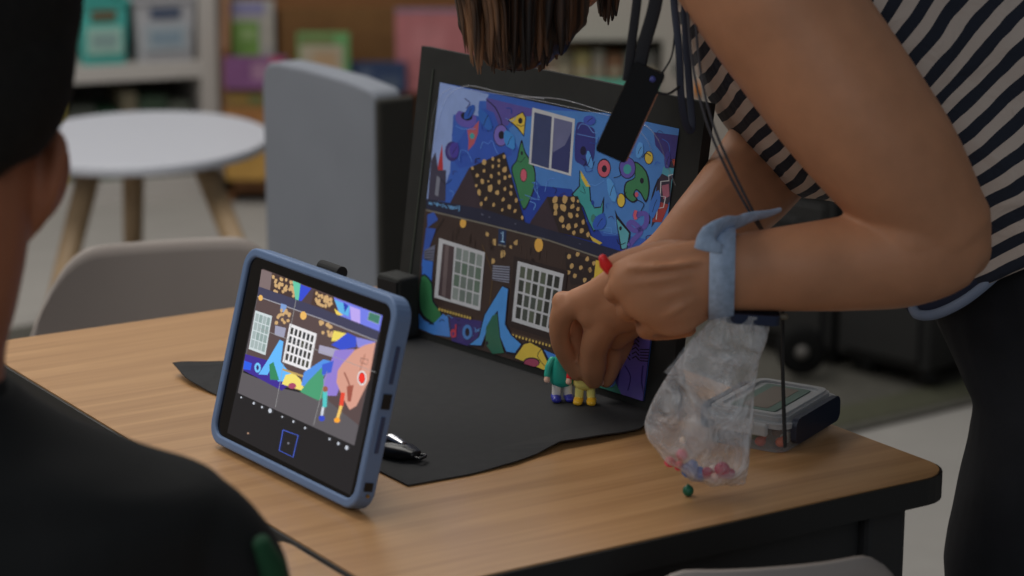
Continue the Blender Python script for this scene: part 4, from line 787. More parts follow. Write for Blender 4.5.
# ------------------------------------------------------------------ toy figures
def figure(name, label, x, y, cols, arms, rot):
    b0 = PZ(x, y, TZ + .0025); t = thing(name, label, 'toy figure', b0)
    Mf = Matrix.Translation(b0) @ Matrix.Rotation(rot, 4, 'Z'); q = lambda a, b, c: Mf @ V((a, b, c))
    top, leg_, shoe, hair_ = [mat('plastic_%d_%d_%d' % c, rgb(*c, 1.9), rough=.3, var=.04) for c in cols]; sk = mat('toy_skin', rgb(214, 160, 140, 1.6), rough=.35, var=.03)
    bm = NB(); loft(bm, [q(0, 0, .022), q(0, 0, .030), q(0, 0, .042), q(0, 0, .047)], [(.0125, .0085), (.0118, .0078), (.0105, .0072), (.007, .006)], ref=Mf.to_3x3() @ V((1, 0, 0)), seg=18, power=2.6); mk('torso', bm, top, t, smooth=True)
    for s in (-1, 1):
        bm = NB(); loft(bm, [q(s * .0062, 0, .007), q(s * .0058, 0, .015), q(s * .0055, 0, .023)], [(.0044, .0052), (.0046, .0056), (.0052, .006)], ref=Mf.to_3x3() @ V((1, 0, 0)), seg=14, power=2.6); lg = mk('leg', bm, leg_, t, smooth=True)
        bm = NB(); loft(bm, [q(s * .0066, .002, .0038), q(s * .0068, -.004, .0036), q(s * .0070, -.009, .0028)], [(.0050, .0042), (.0052, .0042), (.0048, .0030)], ref=Mf.to_3x3() @ V((1, 0, 0)), seg=14); mk('shoe', bm, shoe, lg, smooth=True)
    for s in (-1, 1):
        bm = NB(); loft(bm, [q(s * .0105, 0, .043), q(s * .0145, -.001, .036), q(s * .0160, -.003, .028)], [.0040, .0038, .0034], seg=12); am = mk('arm', bm, mat('plastic_%d_%d_%d' % arms, rgb(*arms, 1.9), rough=.3, var=.04), t, smooth=True)
        bm = NB(); loft(bm, [q(s * .0162, -.0035, .0275), q(s * .0166, -.0045, .0235)], [.0027, .0032], seg=10); mk('hand', bm, sk, am, smooth=True)
    bm = NB(); ell(bm, q(0, 0, .056), .0082, .0082, .0088, seg=18); ell(bm, q(0, -.008, .055), .0014, seg=8); hd = mk('head', bm, sk, t, smooth=True)
    for s in (-1, 1): bm = NB(); ell(bm, q(s * .003, -.0076, .0575), .0011, seg=8); mk('eye', bm, M_gl, hd, smooth=True)
    bm = NB(); loft(bm, [q(0, .0022, .054), q(0, .0022, .060), q(0, .001, .065)], [(.0092, .0078), (.0096, .0085), (.0065, .006)], ref=Mf.to_3x3() @ V((1, 0, 0)), seg=16); mk('hair', bm, hair_, t, smooth=True)
figure('toy_figure', 'small toy figure in a teal top with dark blue shoes standing on the black sheet', 562, 400, ((34, 128, 112), (176, 172, 168), (38, 40, 120), (50, 34, 26)), (34, 128, 112), .15)
figure('toy_figure', 'small toy figure with yellow legs, orange shoes and red sleeves pinched in the fingers', 585, 403, ((206, 168, 92), (206, 174, 98), (220, 140, 36), (90, 50, 30)), (180, 30, 36), -.1)
# ------------------------------------------------------------------ clip box
c = [PZ(x, y, TZ + .0) for x, y in ((784, 456), (836, 424), (752, 392))]
bu_ = (c[1] - c[0]).normalized(); bv_ = V((-bu_.y, bu_.x, 0)); 
cb = thing('clip_box', 'clear snap-lid box with navy clips on the right end of the desk', 'storage box', c[0])
Mc = frame(c[0] + V((0, 0, .0005)), bu_, bv_, V((0, 0, 1))); LU, LV, HH = (c[1] - c[0]).length * 1.0, .088, .033
M_cl = glassy('clear_box_plastic', (.42, .44, .46, 1), .22, .12); M_lid = glassy('lid_plastic', (.50, .52, .54, 1), .50, .2)
bm = NB(); r0 = rrect(.003, .003, LU - .003, LV - .003, .012); r1 = rrect(0, 0, LU, LV, .013)
a = [bm.verts.new(Mc @ V((x, y, 0))) for x, y in r0]; b = [bm.verts.new(Mc @ V((x, y, HH - .008))) for x, y in r1]; bm.faces.new(a[::-1])
for i in range(len(a)): bm.faces.new((a[i], a[(i + 1) % len(a)], b[(i + 1) % len(a)], b[i]))
mk('tub', bm, M_cl, cb, smooth=False)
bm = NB(); slab(bm, rrect(-.003, -.003, LU + .003, LV + .003, .015), HH - .008, HH - .003, Mc); slab(bm, rrect(.003, .003, LU - .003, LV - .003, .012), HH - .003, HH + .002, Mc)
ringslab(bm, rrect(.006, .006, LU - .006, LV - .006, .010), rrect(.012, .012, LU - .012, LV - .012, .008), HH + .002, HH + .0045, Mc); lid = mk('lid', bm, M_lid, cb)
bm = NB(); slab(bm, rrect(.018, .020, LU - .018, LV - .020, .003), HH + .0022, HH + .003, Mc); slab(bm, rrect(.024, .030, LU - .024, LV - .030, .003), HH + .003, HH + .0033, Mc, mi=1); mk('lid_label', bm, [mat('label_green', rgb(70, 92, 84, 1.3), rough=.5), mat('label_grey', rgb(92, 84, 76, 1.3), rough=.5)], cb, label='greenish picture label on the lid')
M_clip = mat('navy_clip', rgb(30, 38, 54, 1.3), rough=.4)
for y0 in (-.0075, LV + .0015):
    bm = NB(); slab(bm, rrect(.010, .008, LU - .008, HH + .001, .009), -y0 - .006, -y0, Mc @ frame(V((0, 0, 0)), V((1, 0, 0)), V((0, 0, 1)), V((0, -1, 0)))); mk('side_clip', bm, M_clip, cb, label='navy clip')
bm = NB(); box(bm, (-.0075, .016, HH - .016), (-.0015, LV - .016, HH - .003), Mc, bev=.0025); mk('end_clip', bm, M_lid, cb, label='clear frosted clip')
for i, (x, y, cc, d_) in enumerate([(.018, .012, (190, 84, 44), 'orange toy part behind the near wall of the clip box'), (.032, .014, (214, 196, 176), 'cream toy part behind the near wall of the clip box'), (.010, .030, (160, 60, 40), 'rust red toy part deep in the clip box'), (.046, .030, (120, 90, 70), 'brown toy part in the middle of the clip box'), (.026, .045, (90, 100, 60), 'olive toy part in the clip box')]):
    p = Mc @ V((x, y, .0065)); bm = NB(); ell(bm, p, .0058, .0048, .0052, seg=12); ell(bm, p + V((.003, 0, .004)), .003, seg=8)
    o = mk('toy_part', bm, mat('toyb_%d' % i, rgb(*cc, 1.8), rough=.4), origin=p, smooth=True); tag(o, d_, 'toy part', 'toy parts in the clip box')
# ------------------------------------------------------------------ boy
YB_ = 1.60
boy = thing('person', 'boy with short dark hair in a black T-shirt, seen from behind', 'person', (P(20, 560, YB_).x, YB_ - .05, 0))
bm = NB()
ell(bm, P(-34, 5, 1.62), .073, .092, .098); ell(bm, P(-42, 95, 1.66), .062, .075, .075); ell(bm, P(-45, 165, 1.70), .045, .05, .045)
chain(bm, [(-48, 130, 1.62, 82), (-52, 230, 1.615, 80), (-56, 290, 1.61, 74), (-64, 340, 1.60, 70), (-66, 400, 1.60, 70)], seg=22)
# ear
ell(bm, P(39, 178, 1.64), .022, .022, .037, Matrix.Rotation(.28, 4, 'Y')); ell(bm, P(22, 225, 1.645), .012, .015, .014)
chain(bm, [(34, 228, 1.635, 8), (48, 200, 1.625, 9), (57, 170, 1.62, 9), (60, 146, 1.62, 9), (50, 132, 1.625, 8), (34, 134, 1.635, 7)], seg=10)
# right arm reaching on to the near desk
chain(bm, [(120, 545, 1.60, 40), (180, 560, 1.60, 42), (214, 585, 1.60, 42), (240, 625, 1.60, 40)], seg=18)
el = P(240, 625, 1.60); 
loft(bm, [el, el + V((-.05, .04, -.005)), el + V((-.13, .08, .012)), el + V((-.155, .085, .012))], [.031, .03, .021, .024], seg=16)
hw = el + V((-.165, .088, .012))
loft(bm, [hw, hw + V((-.035, .012, 0)), hw + V((-.06, .02, 0))], [(.012, .026), (.011, .032), (.009, .03)], seg=14)
for i, l_ in enumerate((.045, .055, .052, .04)):
    s = hw + V((-.058, .018, 0)) + V((.3, .95, 0)) * (.022 - i * .0145); dd = V((-.95, .28, 0))
    loft(bm, [s, s + dd * l_ * .5 + V((0, 0, .004)), s + dd * l_ - V((0, 0, .008))], [.0075, .0072, .0058], seg=10)
s = hw + V((-.01, .03, 0)); loft(bm, [s, s + V((-.025, .022, 0)), s + V((-.045, .028, -.006))], [.009, .0085, .007], seg=10)
# left arm resting
el2 = P(-320, 700, 1.60); loft(bm, [P(-250, 520, 1.60), P(-290, 610, 1.58), el2], [.036, .034, .03], seg=16); loft(bm, [el2, el2 + V((.08, .09, -.01)), el2 + V((.15, .15, .0))], [.03, .027, .02], seg=14)
h2 = el2 + V((.16, .16, 0)); loft(bm, [h2, h2 + V((.03, .025, 0)), h2 + V((.05, .04, 0))], [(.012, .026), (.011, .03), (.009, .028)], seg=14)
for i in range(4):
    s = h2 + V((.048, .04, 0)) + V((.64, -.77, 0)) * (.02 - i * .0135); loft(bm, [s, s + V((.03, .026, .003)), s + V((.045, .04, -.006))], [.0072, .007, .0056], seg=10)
s = h2 + V((.02, -.02, 0)); loft(bm, [s, s + V((.03, -.004, 0)), s + V((.045, .006, -.004))], [.0085, .008, .0065], seg=10)
# torso core, face details (turned away)
loft(bm, [P(-62, 400, 1.60), P(-50, 560, 1.60), V((-.40, 1.57, .55)), V((-.40, 1.55, .47))], [(.045, .05), (.12, .07), (.10, .07), (.11, .08)], ref=V((1, 0, 0)), seg=20)
hc = P(-34, 5, 1.62); fz = V((.0, 1, 0))
loft(bm, [hc + V((-.01, .082, .0)), hc + V((-.01, .105, -.03)), hc + V((-.01, .09, -.04))], [.008, .012, .011], seg=10)
for s in (-1, 1): ell(bm, hc + V((s * .03 - .01, .075, .012)), .018, .012, .007)
ell(bm, hc + V((-.01, .09, -.068)), .022, .010, .006); ell(bm, hc + V((-.09, .01, -.10)), .008, .018, .028)
bb = mk('body', bm, M_skin2, boy); remesh(bb, .0035, 5)
for s in (-1, 1): bm = NB(); ell(bm, hc + V((s * .03 - .01, .083, -.005)), .011, .009, .010); mk('eye', bm, mat('eye_white', (.6, .58, .55, 1), rough=.2), bb, smooth=True)
M_bh = mat('dark_hair', (.010, .009, .008, 1), rough=.85, spec=.2, var=.5, scale=120, bump=.6)
bm = NB(); ell(bm, P(-34, -8, 1.60), .080, .092, .106, seg=36); ell(bm, P(-36, 60, 1.585), .077, .070, .088, seg=36)
for v in bm.verts:
    if v.co.z < P(0, 172, 1.6).z: v.co.z = P(0, 172, 1.6).z + (v.co.z - P(0, 172, 1.6).z) * .1
    lim = P(0, 165 - max(0, (v.co.x - P(0, 0, 1.6).x)) * 520, 1.6).z
    if v.co.z < lim and v.co.x > P(0, 0, 1.6).x: v.co.z = lim
    v.co += V((1, 1, 1)) * noise.noise(v.co * 60) * .002
hr = mk('hair', bm, M_bh, boy); remesh(hr, .004, 2)
M_bs = mat('black_jersey', (.013, .0135, .014, 1), rough=.9, spec=.2, var=.2, scale=20, bump=.4)
bm = NB()
L2(bm, [((-118, 392), (10, 388), 1.60, .055), ((-190, 402), (32, 406), 1.60, .065), ((-270, 425), (88, 436), 1.60, .075), ((-330, 455), (160, 462), 1.60, .085), ((-350, 500), (222, 484), 1.60, .09), ((-330, 560), (225, 540), 1.59, .10), ((-300, 700), (195, 700), 1.58, .11), ((-290, 900), (180, 900), 1.56, .11), ((-290, 1040), (180, 1040), 1.55, .11)], seg=40, power=2.3, k=5)
chain(bm, [(140, 505, 1.60, 44), (188, 524, 1.60, 59), (222, 565, 1.60, 66), (236, 615, 1.605, 62)], seg=22)
chain(bm, [(-250, 495, 1.60, 56), (-285, 540, 1.60, 62), (-300, 610, 1.60, 62)], seg=22)
for v in bm.verts:
    n_ = noise.noise(v.co * 12) * .006; v.co += V((n_, -n_, n_))
sb = mk('shirt', bm, M_bs, boy); remesh(sb, .005, 3)
bm = NB(); c0 = P(268, 552, 1.562); 
loft(bm, [P(262, 545, 1.57), P(272, 566, 1.57), P(276, 600, 1.57)], [(.012, .007), (.015, .010), (.015, .010)], ref=V((0, 1, 0)), seg=14); mk('sleeve_print', bm, mat('green_cloth', rgb(18, 62, 38, 1.2), rough=.9), boy, smooth=True, label='green patch on the sleeve')
bm = NB(); loft(bm, [P(-62, 388, 1.605), P(-62, 400, 1.60)], [(.050, .048), (.053, .05)], ref=V((1, 0, 0)), seg=28); mk('collar', bm, M_bs, sb, smooth=True)
# legs on the stool
M_sh = mat('grey_shorts', (.05, .055, .07, 1), rough=.9)
bm = NB()
for s in (-1, 1): loft(bm, [V((-.40 + s * .06, 1.55, .475)), V((-.40 + s * .075, 1.72, .47)), V((-.40 + s * .085, 1.90, .46)), V((-.40 + s * .085, 1.93, .40)), V((-.40 + s * .085, 1.93, .12))], [.075, .07, .058, .05, .035], ref=V((1, 0, 0)), seg=18)
tt = mk('trousers', bm, M_sh, boy); remesh(tt, .006, 3)
for s in (-1, 1): bm = NB(); loft(bm, [V((-.40 + s * .085, 1.90, .05)), V((-.40 + s * .085, 1.98, .04)), V((-.40 + s * .085, 2.06, .03))], [(.035, .045), (.036, .036), (.032, .026)], ref=V((1, 0, 0)), seg=14); mk('shoe', bm, mat('shoe_white', (.5, .5, .5, 1), rough=.6), boy, smooth=True)
# ------------------------------------------------------------------ chairs
M_shell = mat('grey_shell_plastic', rgb(118, 110, 105, 1.9), rough=.42, var=.04, scale=6); M_chr = mat('chrome', (.45, .45, .47, 1), rough=.22, metal=1)
def chair(label, c, ang, top, wd, group='grey shell chairs around the desk'):
    """c: floor point under the backrest; ang: way the seat points"""
    t = thing('shell_chair', label, 'chair', (c.x, c.y, 0), group); M = Matrix.Translation(V((c.x, c.y, 0))) @ Matrix.Rotation(ang, 4, 'Z')
    def shell(nm, fn, nu, nv):
        bm = NB(); g = [[bm.verts.new(M @ V(fn(i / nu, j / nv))) for j in range(nv + 1)] for i in range(nu + 1)]
        for i in range(nu):
            for j in range(nv): bm.faces.new((g[i][j], g[i + 1][j], g[i + 1][j + 1], g[i][j + 1]))
        o_ = mk(nm, bm, M_shell, t, smooth=True); m_ = o_.modifiers.new('s', 'SOLIDIFY'); m_.thickness = .006; return o_
    def back(a, b):
        x = (a - .5) * 2; sx = math.copysign(abs(x) ** .85, x); h = .30; z0 = top - h
        z = z0 + h * b * (1 - .30 * max(0, abs(x) - .45) ** 2 / .30 * b); 
        wv_ = wd / 2 * (1 - .13 * b ** 3 - .0 * b); return (sx * wv_, -.01 + .045 * x * x - .04 * b + .02, z)
    def seat(a, b):
        x = (a - .5) * 2; return (x * wd / 2 * (.98 - .10 * b * b), .02 + .40 * b, .43 + .02 * x * x - .03 * max(0, b - .75) ** 2 * 16 + .01 * (1 - b))
    shell('backrest', back, 28, 16); shell('seat', seat, 20, 16)
    bm = NB()
    for s in (-1, 1): pass
    for s in (-1, 1):
        bm = NB(); tube(bm, [M @ V((s * wd * .44, -.02, top - .27)), M @ V((s * wd * .42, .0, .46)), M @ V((s * wd * .42, .04, .405))], .009, k=5); mk('back_post', bm, M_chr, t, smooth=True)
        for y0, y1 in ((.06, -.03), (.34, .42)):
            bm = NB(); tube(bm, [M @ V((s * wd * .38, y0, .415)), M @ V((s * wd * .45, y1, .02))], .010, k=2); lg = mk('leg', bm, M_chr, t, smooth=True)
            bm = NB(); loft(bm, [M @ V((s * wd * .45, y1, .004)), M @ V((s * wd * .451, y1, .025))], [.013, .012], seg=12); mk('foot_cap', bm, M_black, lg, smooth=True)
        bm = NB(); tube(bm, [M @ V((s * wd * .39, .04, .412)), M @ V((s * wd * .39, .36, .412))], .008, k=2); mk('side_rail', bm, M_chr, t, smooth=True)
    return t
cA_ = P(170, 300, 3.02); chair('grey plastic shell chair tucked in behind the far left side of the oak desk', cA_, math.atan2(u.y, u.x) + math.pi - .25, .697, .41)
cB_ = P(765, 600, 1.86); chair('grey plastic shell chair at the near side of the desk, only its top showing', cB_, .22, .691, .33)
# ------------------------------------------------------------------ round table
rt0 = P(140, 137, 4.80); rt0.z = 0
rt = thing('round_table', 'low white round table on splayed wooden legs behind the grey chair', 'table', rt0)
zT = P(140, 137, 4.80).z; rx = R(127, 4.80); ry = .335
M_wt = mat('white_laminate', rgb(172, 174, 182, 1.3), rough=.4, var=.02)
bm = NB(); ring_ = [(rt0.x + rx * math.cos(2 * math.pi * i / 64), rt0.y + ry * math.sin(2 * math.pi * i / 64)) for i in range(64)]
slab(bm, ring_, zT - .022, zT); o = mk('tabletop', bm, M_wt, rt); bv = o.modifiers.new('b', 'BEVEL'); bv.width = .006; bv.segments = 3; bv.limit_method = 'ANGLE'
M_lt = wood('pale_beech', rgb(158, 134, 104, 1.35), rgb(140, 116, 88, 1.35), (60, 60, 4), .5, 0)
bm = NB(); slab(bm, rrect(rt0.x - .15, rt0.y - .15, rt0.x + .15, rt0.y + .15, .14), zT - .05, zT - .022); mk('under_frame', bm, M_lt, rt)
for (x0, y0), (x1, y1), Y0, Y1 in (((92, 176), (60, 290), 4.66, 4.56), ((135, 178), (133, 300), 4.95, 5.1), ((203, 174), (246, 272), 4.68, 4.58)):
    a = P(x0, y0, Y0); a.z = zT - .03; b = P(x1, y1, Y1); d = (b - a); e_ = a + d * ((a.z - .004) / (a.z - b.z))
    bm = NB(); loft(bm, [a, a + (e_ - a) * .5, e_], [.025, .022, .015], seg=16, caps=False); mk('leg', bm, M_lt, rt, smooth=True)
# ------------------------------------------------------------------ grey upholstered seat back
q0 = P(268, 330, 3.75); q1 = P(378, 330, 3.47); ud = V((q1.x - q0.x, q1.y - q0.y, 0)); UL = ud.length; ud.normalize(); vd = V((-ud.y, ud.x, 0))
if vd.y < 0: vd = -vd
zt = P(268, 62, 3.75).z
bench = thing('upholstered_bench', 'tall grey upholstered bench back standing between the round table and the mural board', 'bench', (q0.x, q0.y, 0))
Mq = frame(V((q0.x, q0.y, 0)), ud, vd, V((0, 0, 1)))
def greyfab():
    m = mat('grey_felt', rgb(112, 116, 124, 1.35), rough=.95, var=.10, scale=8, bump=.2); return m
bm = NB(); prof = [(0, .04)] + [(UL, .04), (UL, zt - .012)] + [(UL - .01, zt - .003), (UL * .75, zt + .004), (UL * .4, zt + .007), (.05, zt + .006), (.02, zt + .001), (.006, zt - .014), (0, zt - .04)]
a = [bm.verts.new(Mq @ V((x, 0, z))) for x, z in prof]; b = [bm.verts.new(Mq @ V((x, .05, z))) for x, z in prof]
bm.faces.new(a); bm.faces.new(b[::-1])
for i in range(len(a)): bm.faces.new((a[i], a[(i + 1) % len(a)], b[(i + 1) % len(a)], b[i]))
o = mk('seat_back', bm, greyfab(), bench); bv = o.modifiers.new('b', 'BEVEL'); bv.width = .008; bv.segments = 3; bv.limit_method = 'ANGLE'
bm = NB(); box(bm, (UL + .0005, -.002, .04), (UL + .014, .065, zt - .015), Mq, bev=.006); mk('end_panel', bm, mat('dark_end_panel', (.035, .033, .028, 1), rough=.8), bench)
bm = NB(); box(bm, (.01, .071, .16), (UL - .01, .42, .42), Mq, bev=.02); mk('seat_cushion', bm, greyfab(), bench)
for x, y in ((.04, .03), (UL - .04, .03), (.04, .38), (UL - .04, .38)):
    bm = NB(); box(bm, (x - .015, y - .015, 0), (x + .015, y + .015, .16 if y > .1 else .04), Mq); mk('leg', bm, M_leg, bench)
# ------------------------------------------------------------------ white shelf unit with bins
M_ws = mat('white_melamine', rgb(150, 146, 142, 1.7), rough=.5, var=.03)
o0 = PZ(205, 196, 0); an = math.radians(20); su = V((math.cos(an), math.sin(an), 0)); sv = V((-su.y, su.x, 0)); Ms = frame(o0, su, sv, V((0, 0, 1)))
def at_shelf(x, y, back=0): q = PP(x, y, o0 + sv * back, sv); r = Ms.inverted() @ q; return r
sh1 = thing('shelf_unit', 'white open shelf unit at the back left holding two bins', 'shelf', o0)
z1 = at_shelf(200, 62).z; zb = at_shelf(200, 78).z if False else z1 - .045
bm = NB(); box(bm, (.0, 0, 0), (.05, .36, 1.05), Ms); mk('side_panel', bm, M_ws, sh1)
bm = NB(); box(bm, (-.95, 0, 0), (-.91, .36, 1.05), Ms); mk('side_panel', bm, M_ws, sh1)
bm = NB(); box(bm, (-.91, 0.004, zb), (0, .355, z1), Ms); mk('shelf_board', bm, M_ws, sh1)
bm = NB(); box(bm, (-.91, 0.004, .0), (0, .355, .06), Ms); mk('shelf_board', bm, M_ws, sh1)
bm = NB(); box(bm, (-.91, 0.0, 1.01), (0, .36, 1.05), Ms); mk('shelf_board', bm, M_ws, sh1)
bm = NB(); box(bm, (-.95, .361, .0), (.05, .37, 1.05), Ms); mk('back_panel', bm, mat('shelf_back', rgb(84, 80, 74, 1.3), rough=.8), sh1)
def bin_(label, x0, x1, ytop, c, lab, txt, dark):
    a = at_shelf(x0, 50, .03).x; b = at_shelf(x1, 50, .03).x; h = .185; t = thing('storage_bin', label, 'bin', Ms @ V(((a + b) / 2, .1, z1 + .001)), 'plastic bins on the white shelf')
    m_ = mat('bin_%d_%d_%d' % c, rgb(*c, 1.35), rough=.45, var=.05)
    bm = NB(); cols_ = []
    for z, g in ((z1 + .001, .014), (z1 + h, 0)): cols_.append([bm.verts.new(Ms @ V(p + (z,))) for p in rrect(a + g, .03 + g * .6, b - g, .27, .012)])
    n_ = len(cols_[0]); bm.faces.new(cols_[0][::-1])
    for i in range(n_): bm.faces.new((cols_[0][i], cols_[0][(i + 1) % n_], cols_[1][(i + 1) % n_], cols_[1][i]))
    o_ = mk('tub', bm, m_, t); s_ = o_.modifiers.new('s', 'SOLIDIFY'); s_.thickness = .004
    bm = NB(); ringslab(bm, rrect(a - .006, .022, b + .006, .278, .015), rrect(a + .003, .032, b - .003, .268, .010), z1 + h - .008, z1 + h + .002, Ms); mk('rim', bm, m_, t)
    mid = (a + b) / 2; bw_ = (b - a)
    bm = NB(); box(bm, (mid - bw_ * .24, .0265, z1 + h * .70), (mid + bw_ * .24, .0300, z1 + h * .86), Ms, bev=.001); mk('handle_slot', bm, mat('slot_%d' % dark[0], rgb(*dark, 1.2), rough=.7), t)
    bm = NB(); box(bm, (mid - bw_ * .34, .0250, z1 + h * .18), (mid + bw_ * .34, .034, z1 + h * .60), Ms); box(bm, (mid - bw_ * .24, .0235, z1 + h * .28), (mid + bw_ * .24, .0250, z1 + h * .50), Ms, mi=1); mk('label_card', bm, [mat('lab_%d' % lab[0], rgb(*lab, 1.6), rough=.7), mat('labt_%d' % txt[0], rgb(*txt, 1.6), rough=.7)], t)
bin_('turquoise plastic bin at the left end of the white shelf', 79, 131, 5, (70, 160, 152), (128, 160, 150), (110, 132, 130), (96, 84, 62))
bin_('white plastic bin next to the turquoise one on the white shelf', 135, 198, 0, (158, 158, 162), (134, 142, 148), (108, 124, 136), (64, 76, 100))
# folders on the bottom shelf
fc = [(96, 104, 64), (56, 66, 50), (48, 72, 52), (120, 118, 100), (36, 60, 44), (60, 76, 60), (130, 120, 60), (50, 54, 48), (40, 70, 50), (92, 86, 70), (44, 60, 46), (70, 74, 66)]
names = ['olive', 'dark moss', 'dark green', 'khaki', 'bottle green', 'grey green', 'mustard', 'charcoal', 'forest green', 'taupe', 'deep green', 'slate']
x = -.86
for i, (c, nm) in enumerate(zip(fc, names)):
    wd_ = .05 + .018 * ((i * 5) % 3); bm = NB(); p0_ = Ms @ V((x, .05, .061)); box(bm, (x, .04, .061), (x + wd_ - .004, .28, .061 + .20 + .018 * ((i * 3) % 4)), Ms, bev=.003)
    box(bm, (x + .006, .0385, .14), (x + wd_ - .010, .0400, .19), Ms, mi=1)
    o_ = mk('binder', bm, [mat('fold_%d' % i, rgb(*c, 1.5), rough=.7), cm(120, 120, 112, 1.3)], origin=p0_); tag(o_, nm + ' binder standing on the bottom of the white shelf unit under the bins', 'binder', 'binders on the bottom shelf'); x += wd_ + .002
# ------------------------------------------------------------------ wooden book display
M_bd = wood('display_oak', rgb(128, 84, 44, 1.15), rgb(106, 68, 34, 1.15), (3, 3, 30), .55, 0)
o1 = PZ(222, 196, 0); o1.y = 6.62; o1 = V((P(222, 100, 6.62).x, 6.62, 0)); wR = P(552, 100, 6.62).x - o1.x
Mk = frame(o1, V((1, 0, 0)), V((0, 1, 0)), V((0, 0, 1)))
bk = thing('book_display', 'brown wooden display case with face-out picture books at the back', 'bookcase', o1)
def zb_(y, Y=6.62): return P(300, y, Y).z
bm = NB(); box(bm, (0, .30, 0), (wR, .33, 1.0), Mk); mk('back_panel', bm, M_bd, bk)
tiers = [(zb_(182), .0), (zb_(89), .08), (zb_(8), .17)]
for z, dy in tiers:
    bm = NB(); box(bm, (0, dy, z - .03), (wR, .30, z), Mk); box(bm, (0, dy, z), (wR, dy + .012, z + .02), Mk); mk('tier', bm, M_bd, bk)
for x in (0, wR - .025):
    bm = NB(); slab(bm, [(0, 0), (.33, 0), (.33, 1.0), (.2, 1.0), (0, .45)], 0, .025, frame(o1 + V((x, 0, 0)), V((0, 1, 0)), V((0, 0, 1)), V((1, 0, 0)))); mk('side_panel', bm, M_bd, bk)
def panel(name, label, cat, x0, y0, x1, y1, Y, layers, th=.02, lean=.03, group='picture books on the display case'):
    """thin upright book; layers: (fx0, fy0, fx1, fy1, colour) fractions from top left, first is the cover"""
    a = P(x0, y1, Y); w_ = P(x1, y1, Y).x - a.x; h = P(x0, y0, Y).z - a.z
    O = V((a.x, Y, a.z)); M = frame(O, V((1, 0, 0)), V((0, math.sin(lean), math.cos(lean))), V((0, -math.cos(lean), math.sin(lean))))
    bm = NB(); mats = []
    for i, (fx0, fy0, fx1, fy1, c) in enumerate(layers):
        box(bm, (w_ * fx0, h * (1 - fy1), -th if i == 0 else 0), (w_ * fx1, h * (1 - fy0), .0 if i == 0 else .0004 * i), M, mi=i); g_ = sum(c) / 3; mats.append(cm(*[int(v * .82 + g_ * .18) for v in c], k=1.4, rough=.7, var=.25, scale=18))
    box(bm, (.003, .003, -th - .002), (w_ - .003, h - .003, -th), M, mi=0)
    o_ = mk(name, bm, mats, origin=O); tag(o_, label, cat, group); return o_
G = None
panel('magazine', 'magazine with a pale top and green picture, first on the display case', 'magazine', 227, 0, 275, 57, 6.70, [(0, 0, 1, 1, (140, 136, 132)), (0, .38, .68, 1, (98, 138, 56)), (.1, .05, .8, .25, (108, 106, 146)), (.3, .5, .6, .7, (124, 152, 90)), (.78, .3, .95, .8, (150, 144, 132))])
panel('picture_book', 'purple book with a pale swirl lying under the green magazine', 'book', 224, 58, 286, 89, 6.58, [(0, 0, 1, 1, (112, 62, 112)), (.45, .15, .75, .7, (138, 98, 128)), (.75, .0, .95, .2, (170, 50, 84))], th=.05)
panel('picture_book', 'yellow and brown book below the purple book', 'book', 226, 91, 272, 108, 6.60, [(0, 0, 1, 1, (132, 102, 52)), (.1, .3, .5, .7, (150, 120, 50)), (.5, .2, .8, .8, (104, 110, 60))])
panel('picture_book', 'orange book at the bottom of the display case beside the grey bench', 'book', 226, 110, 274, 180, 6.56, [(0, 0, 1, 1, (150, 96, 44)), (0, .55, 1, 1, (168, 124, 50)), (.1, .1, .6, .4, (122, 72, 40)), (.6, .2, .9, .5, (150, 112, 80))])
panel('cardboard_box', 'plain brown cardboard box behind the green framed book', 'box', 280, 9, 400, 66, 6.72, [(0, 0, 1, 1, (104, 68, 28)), (.45, .0, .96, .45, (110, 72, 30))], th=.06, lean=0, group='boxes on the display case')
panel('picture_book', 'picture book with a green frame and cream centre in front of the brown box', 'book', 298, 33, 350, 88, 6.56, [(0, 0, 1, 1, (84, 140, 78)), (.05, .22, .88, 1, (150, 138, 116)), (.3, .35, .75, .75, (160, 130, 96)), (.05, .05, .7, .2, (96, 108, 56))])
panel('picture_book', 'dark blue book lying right of the green framed book', 'book', 338, 63, 406, 92, 6.60, [(0, 0, 1, 1, (34, 52, 88)), (.3, .2, .5, .5, (70, 84, 110)), (.6, .5, .9, .9, (60, 74, 96))], th=.04)
panel('picture_book', 'large pink book behind the corner of the mural board', 'book', 396, 9, 480, 92, 6.64, [(0, 0, 1, 1, (164, 92, 96)), (.2, .2, .6, .6, (170, 100, 104)), (0, .0, 1, .04, (104, 98, 126))], th=.03)
panel('picture_book', 'dark green book on the top tier above the brown box', 'book', 272, -40, 312, 10, 6.80, [(0, 0, 1, 1, (50, 72, 46)), (0, .7, .15, 1, (180, 160, 50)), (.3, .7, .9, .9, (30, 48, 50))])
panel('picture_book', 'pale green book on the top tier above the brown box', 'book', 352, -40, 402, 8, 6.80, [(0, 0, 1, 1, (124, 132, 112)), (.75, .5, 1, 1, (104, 150, 70))])
panel('picture_book', 'blue spined book on the top tier above the pink book', 'book', 402, -45, 418, 12, 6.80, [(0, 0, 1, 1, (66, 118, 150))])
panel('picture_book', 'orange book on the top tier above the pink book', 'book', 420, -45, 478, 8, 6.80, [(0, 0, 1, 1, (160, 100, 42)), (.4, .3, .9, .9, (140, 80, 40))])
panel('picture_book', 'blue and orange book low on the display case behind the mural board', 'book', 470, 92, 540, 175, 6.56, [(0, 0, 1, 1, (60, 80, 120)), (.2, .2, .8, .6, (160, 110, 60))])
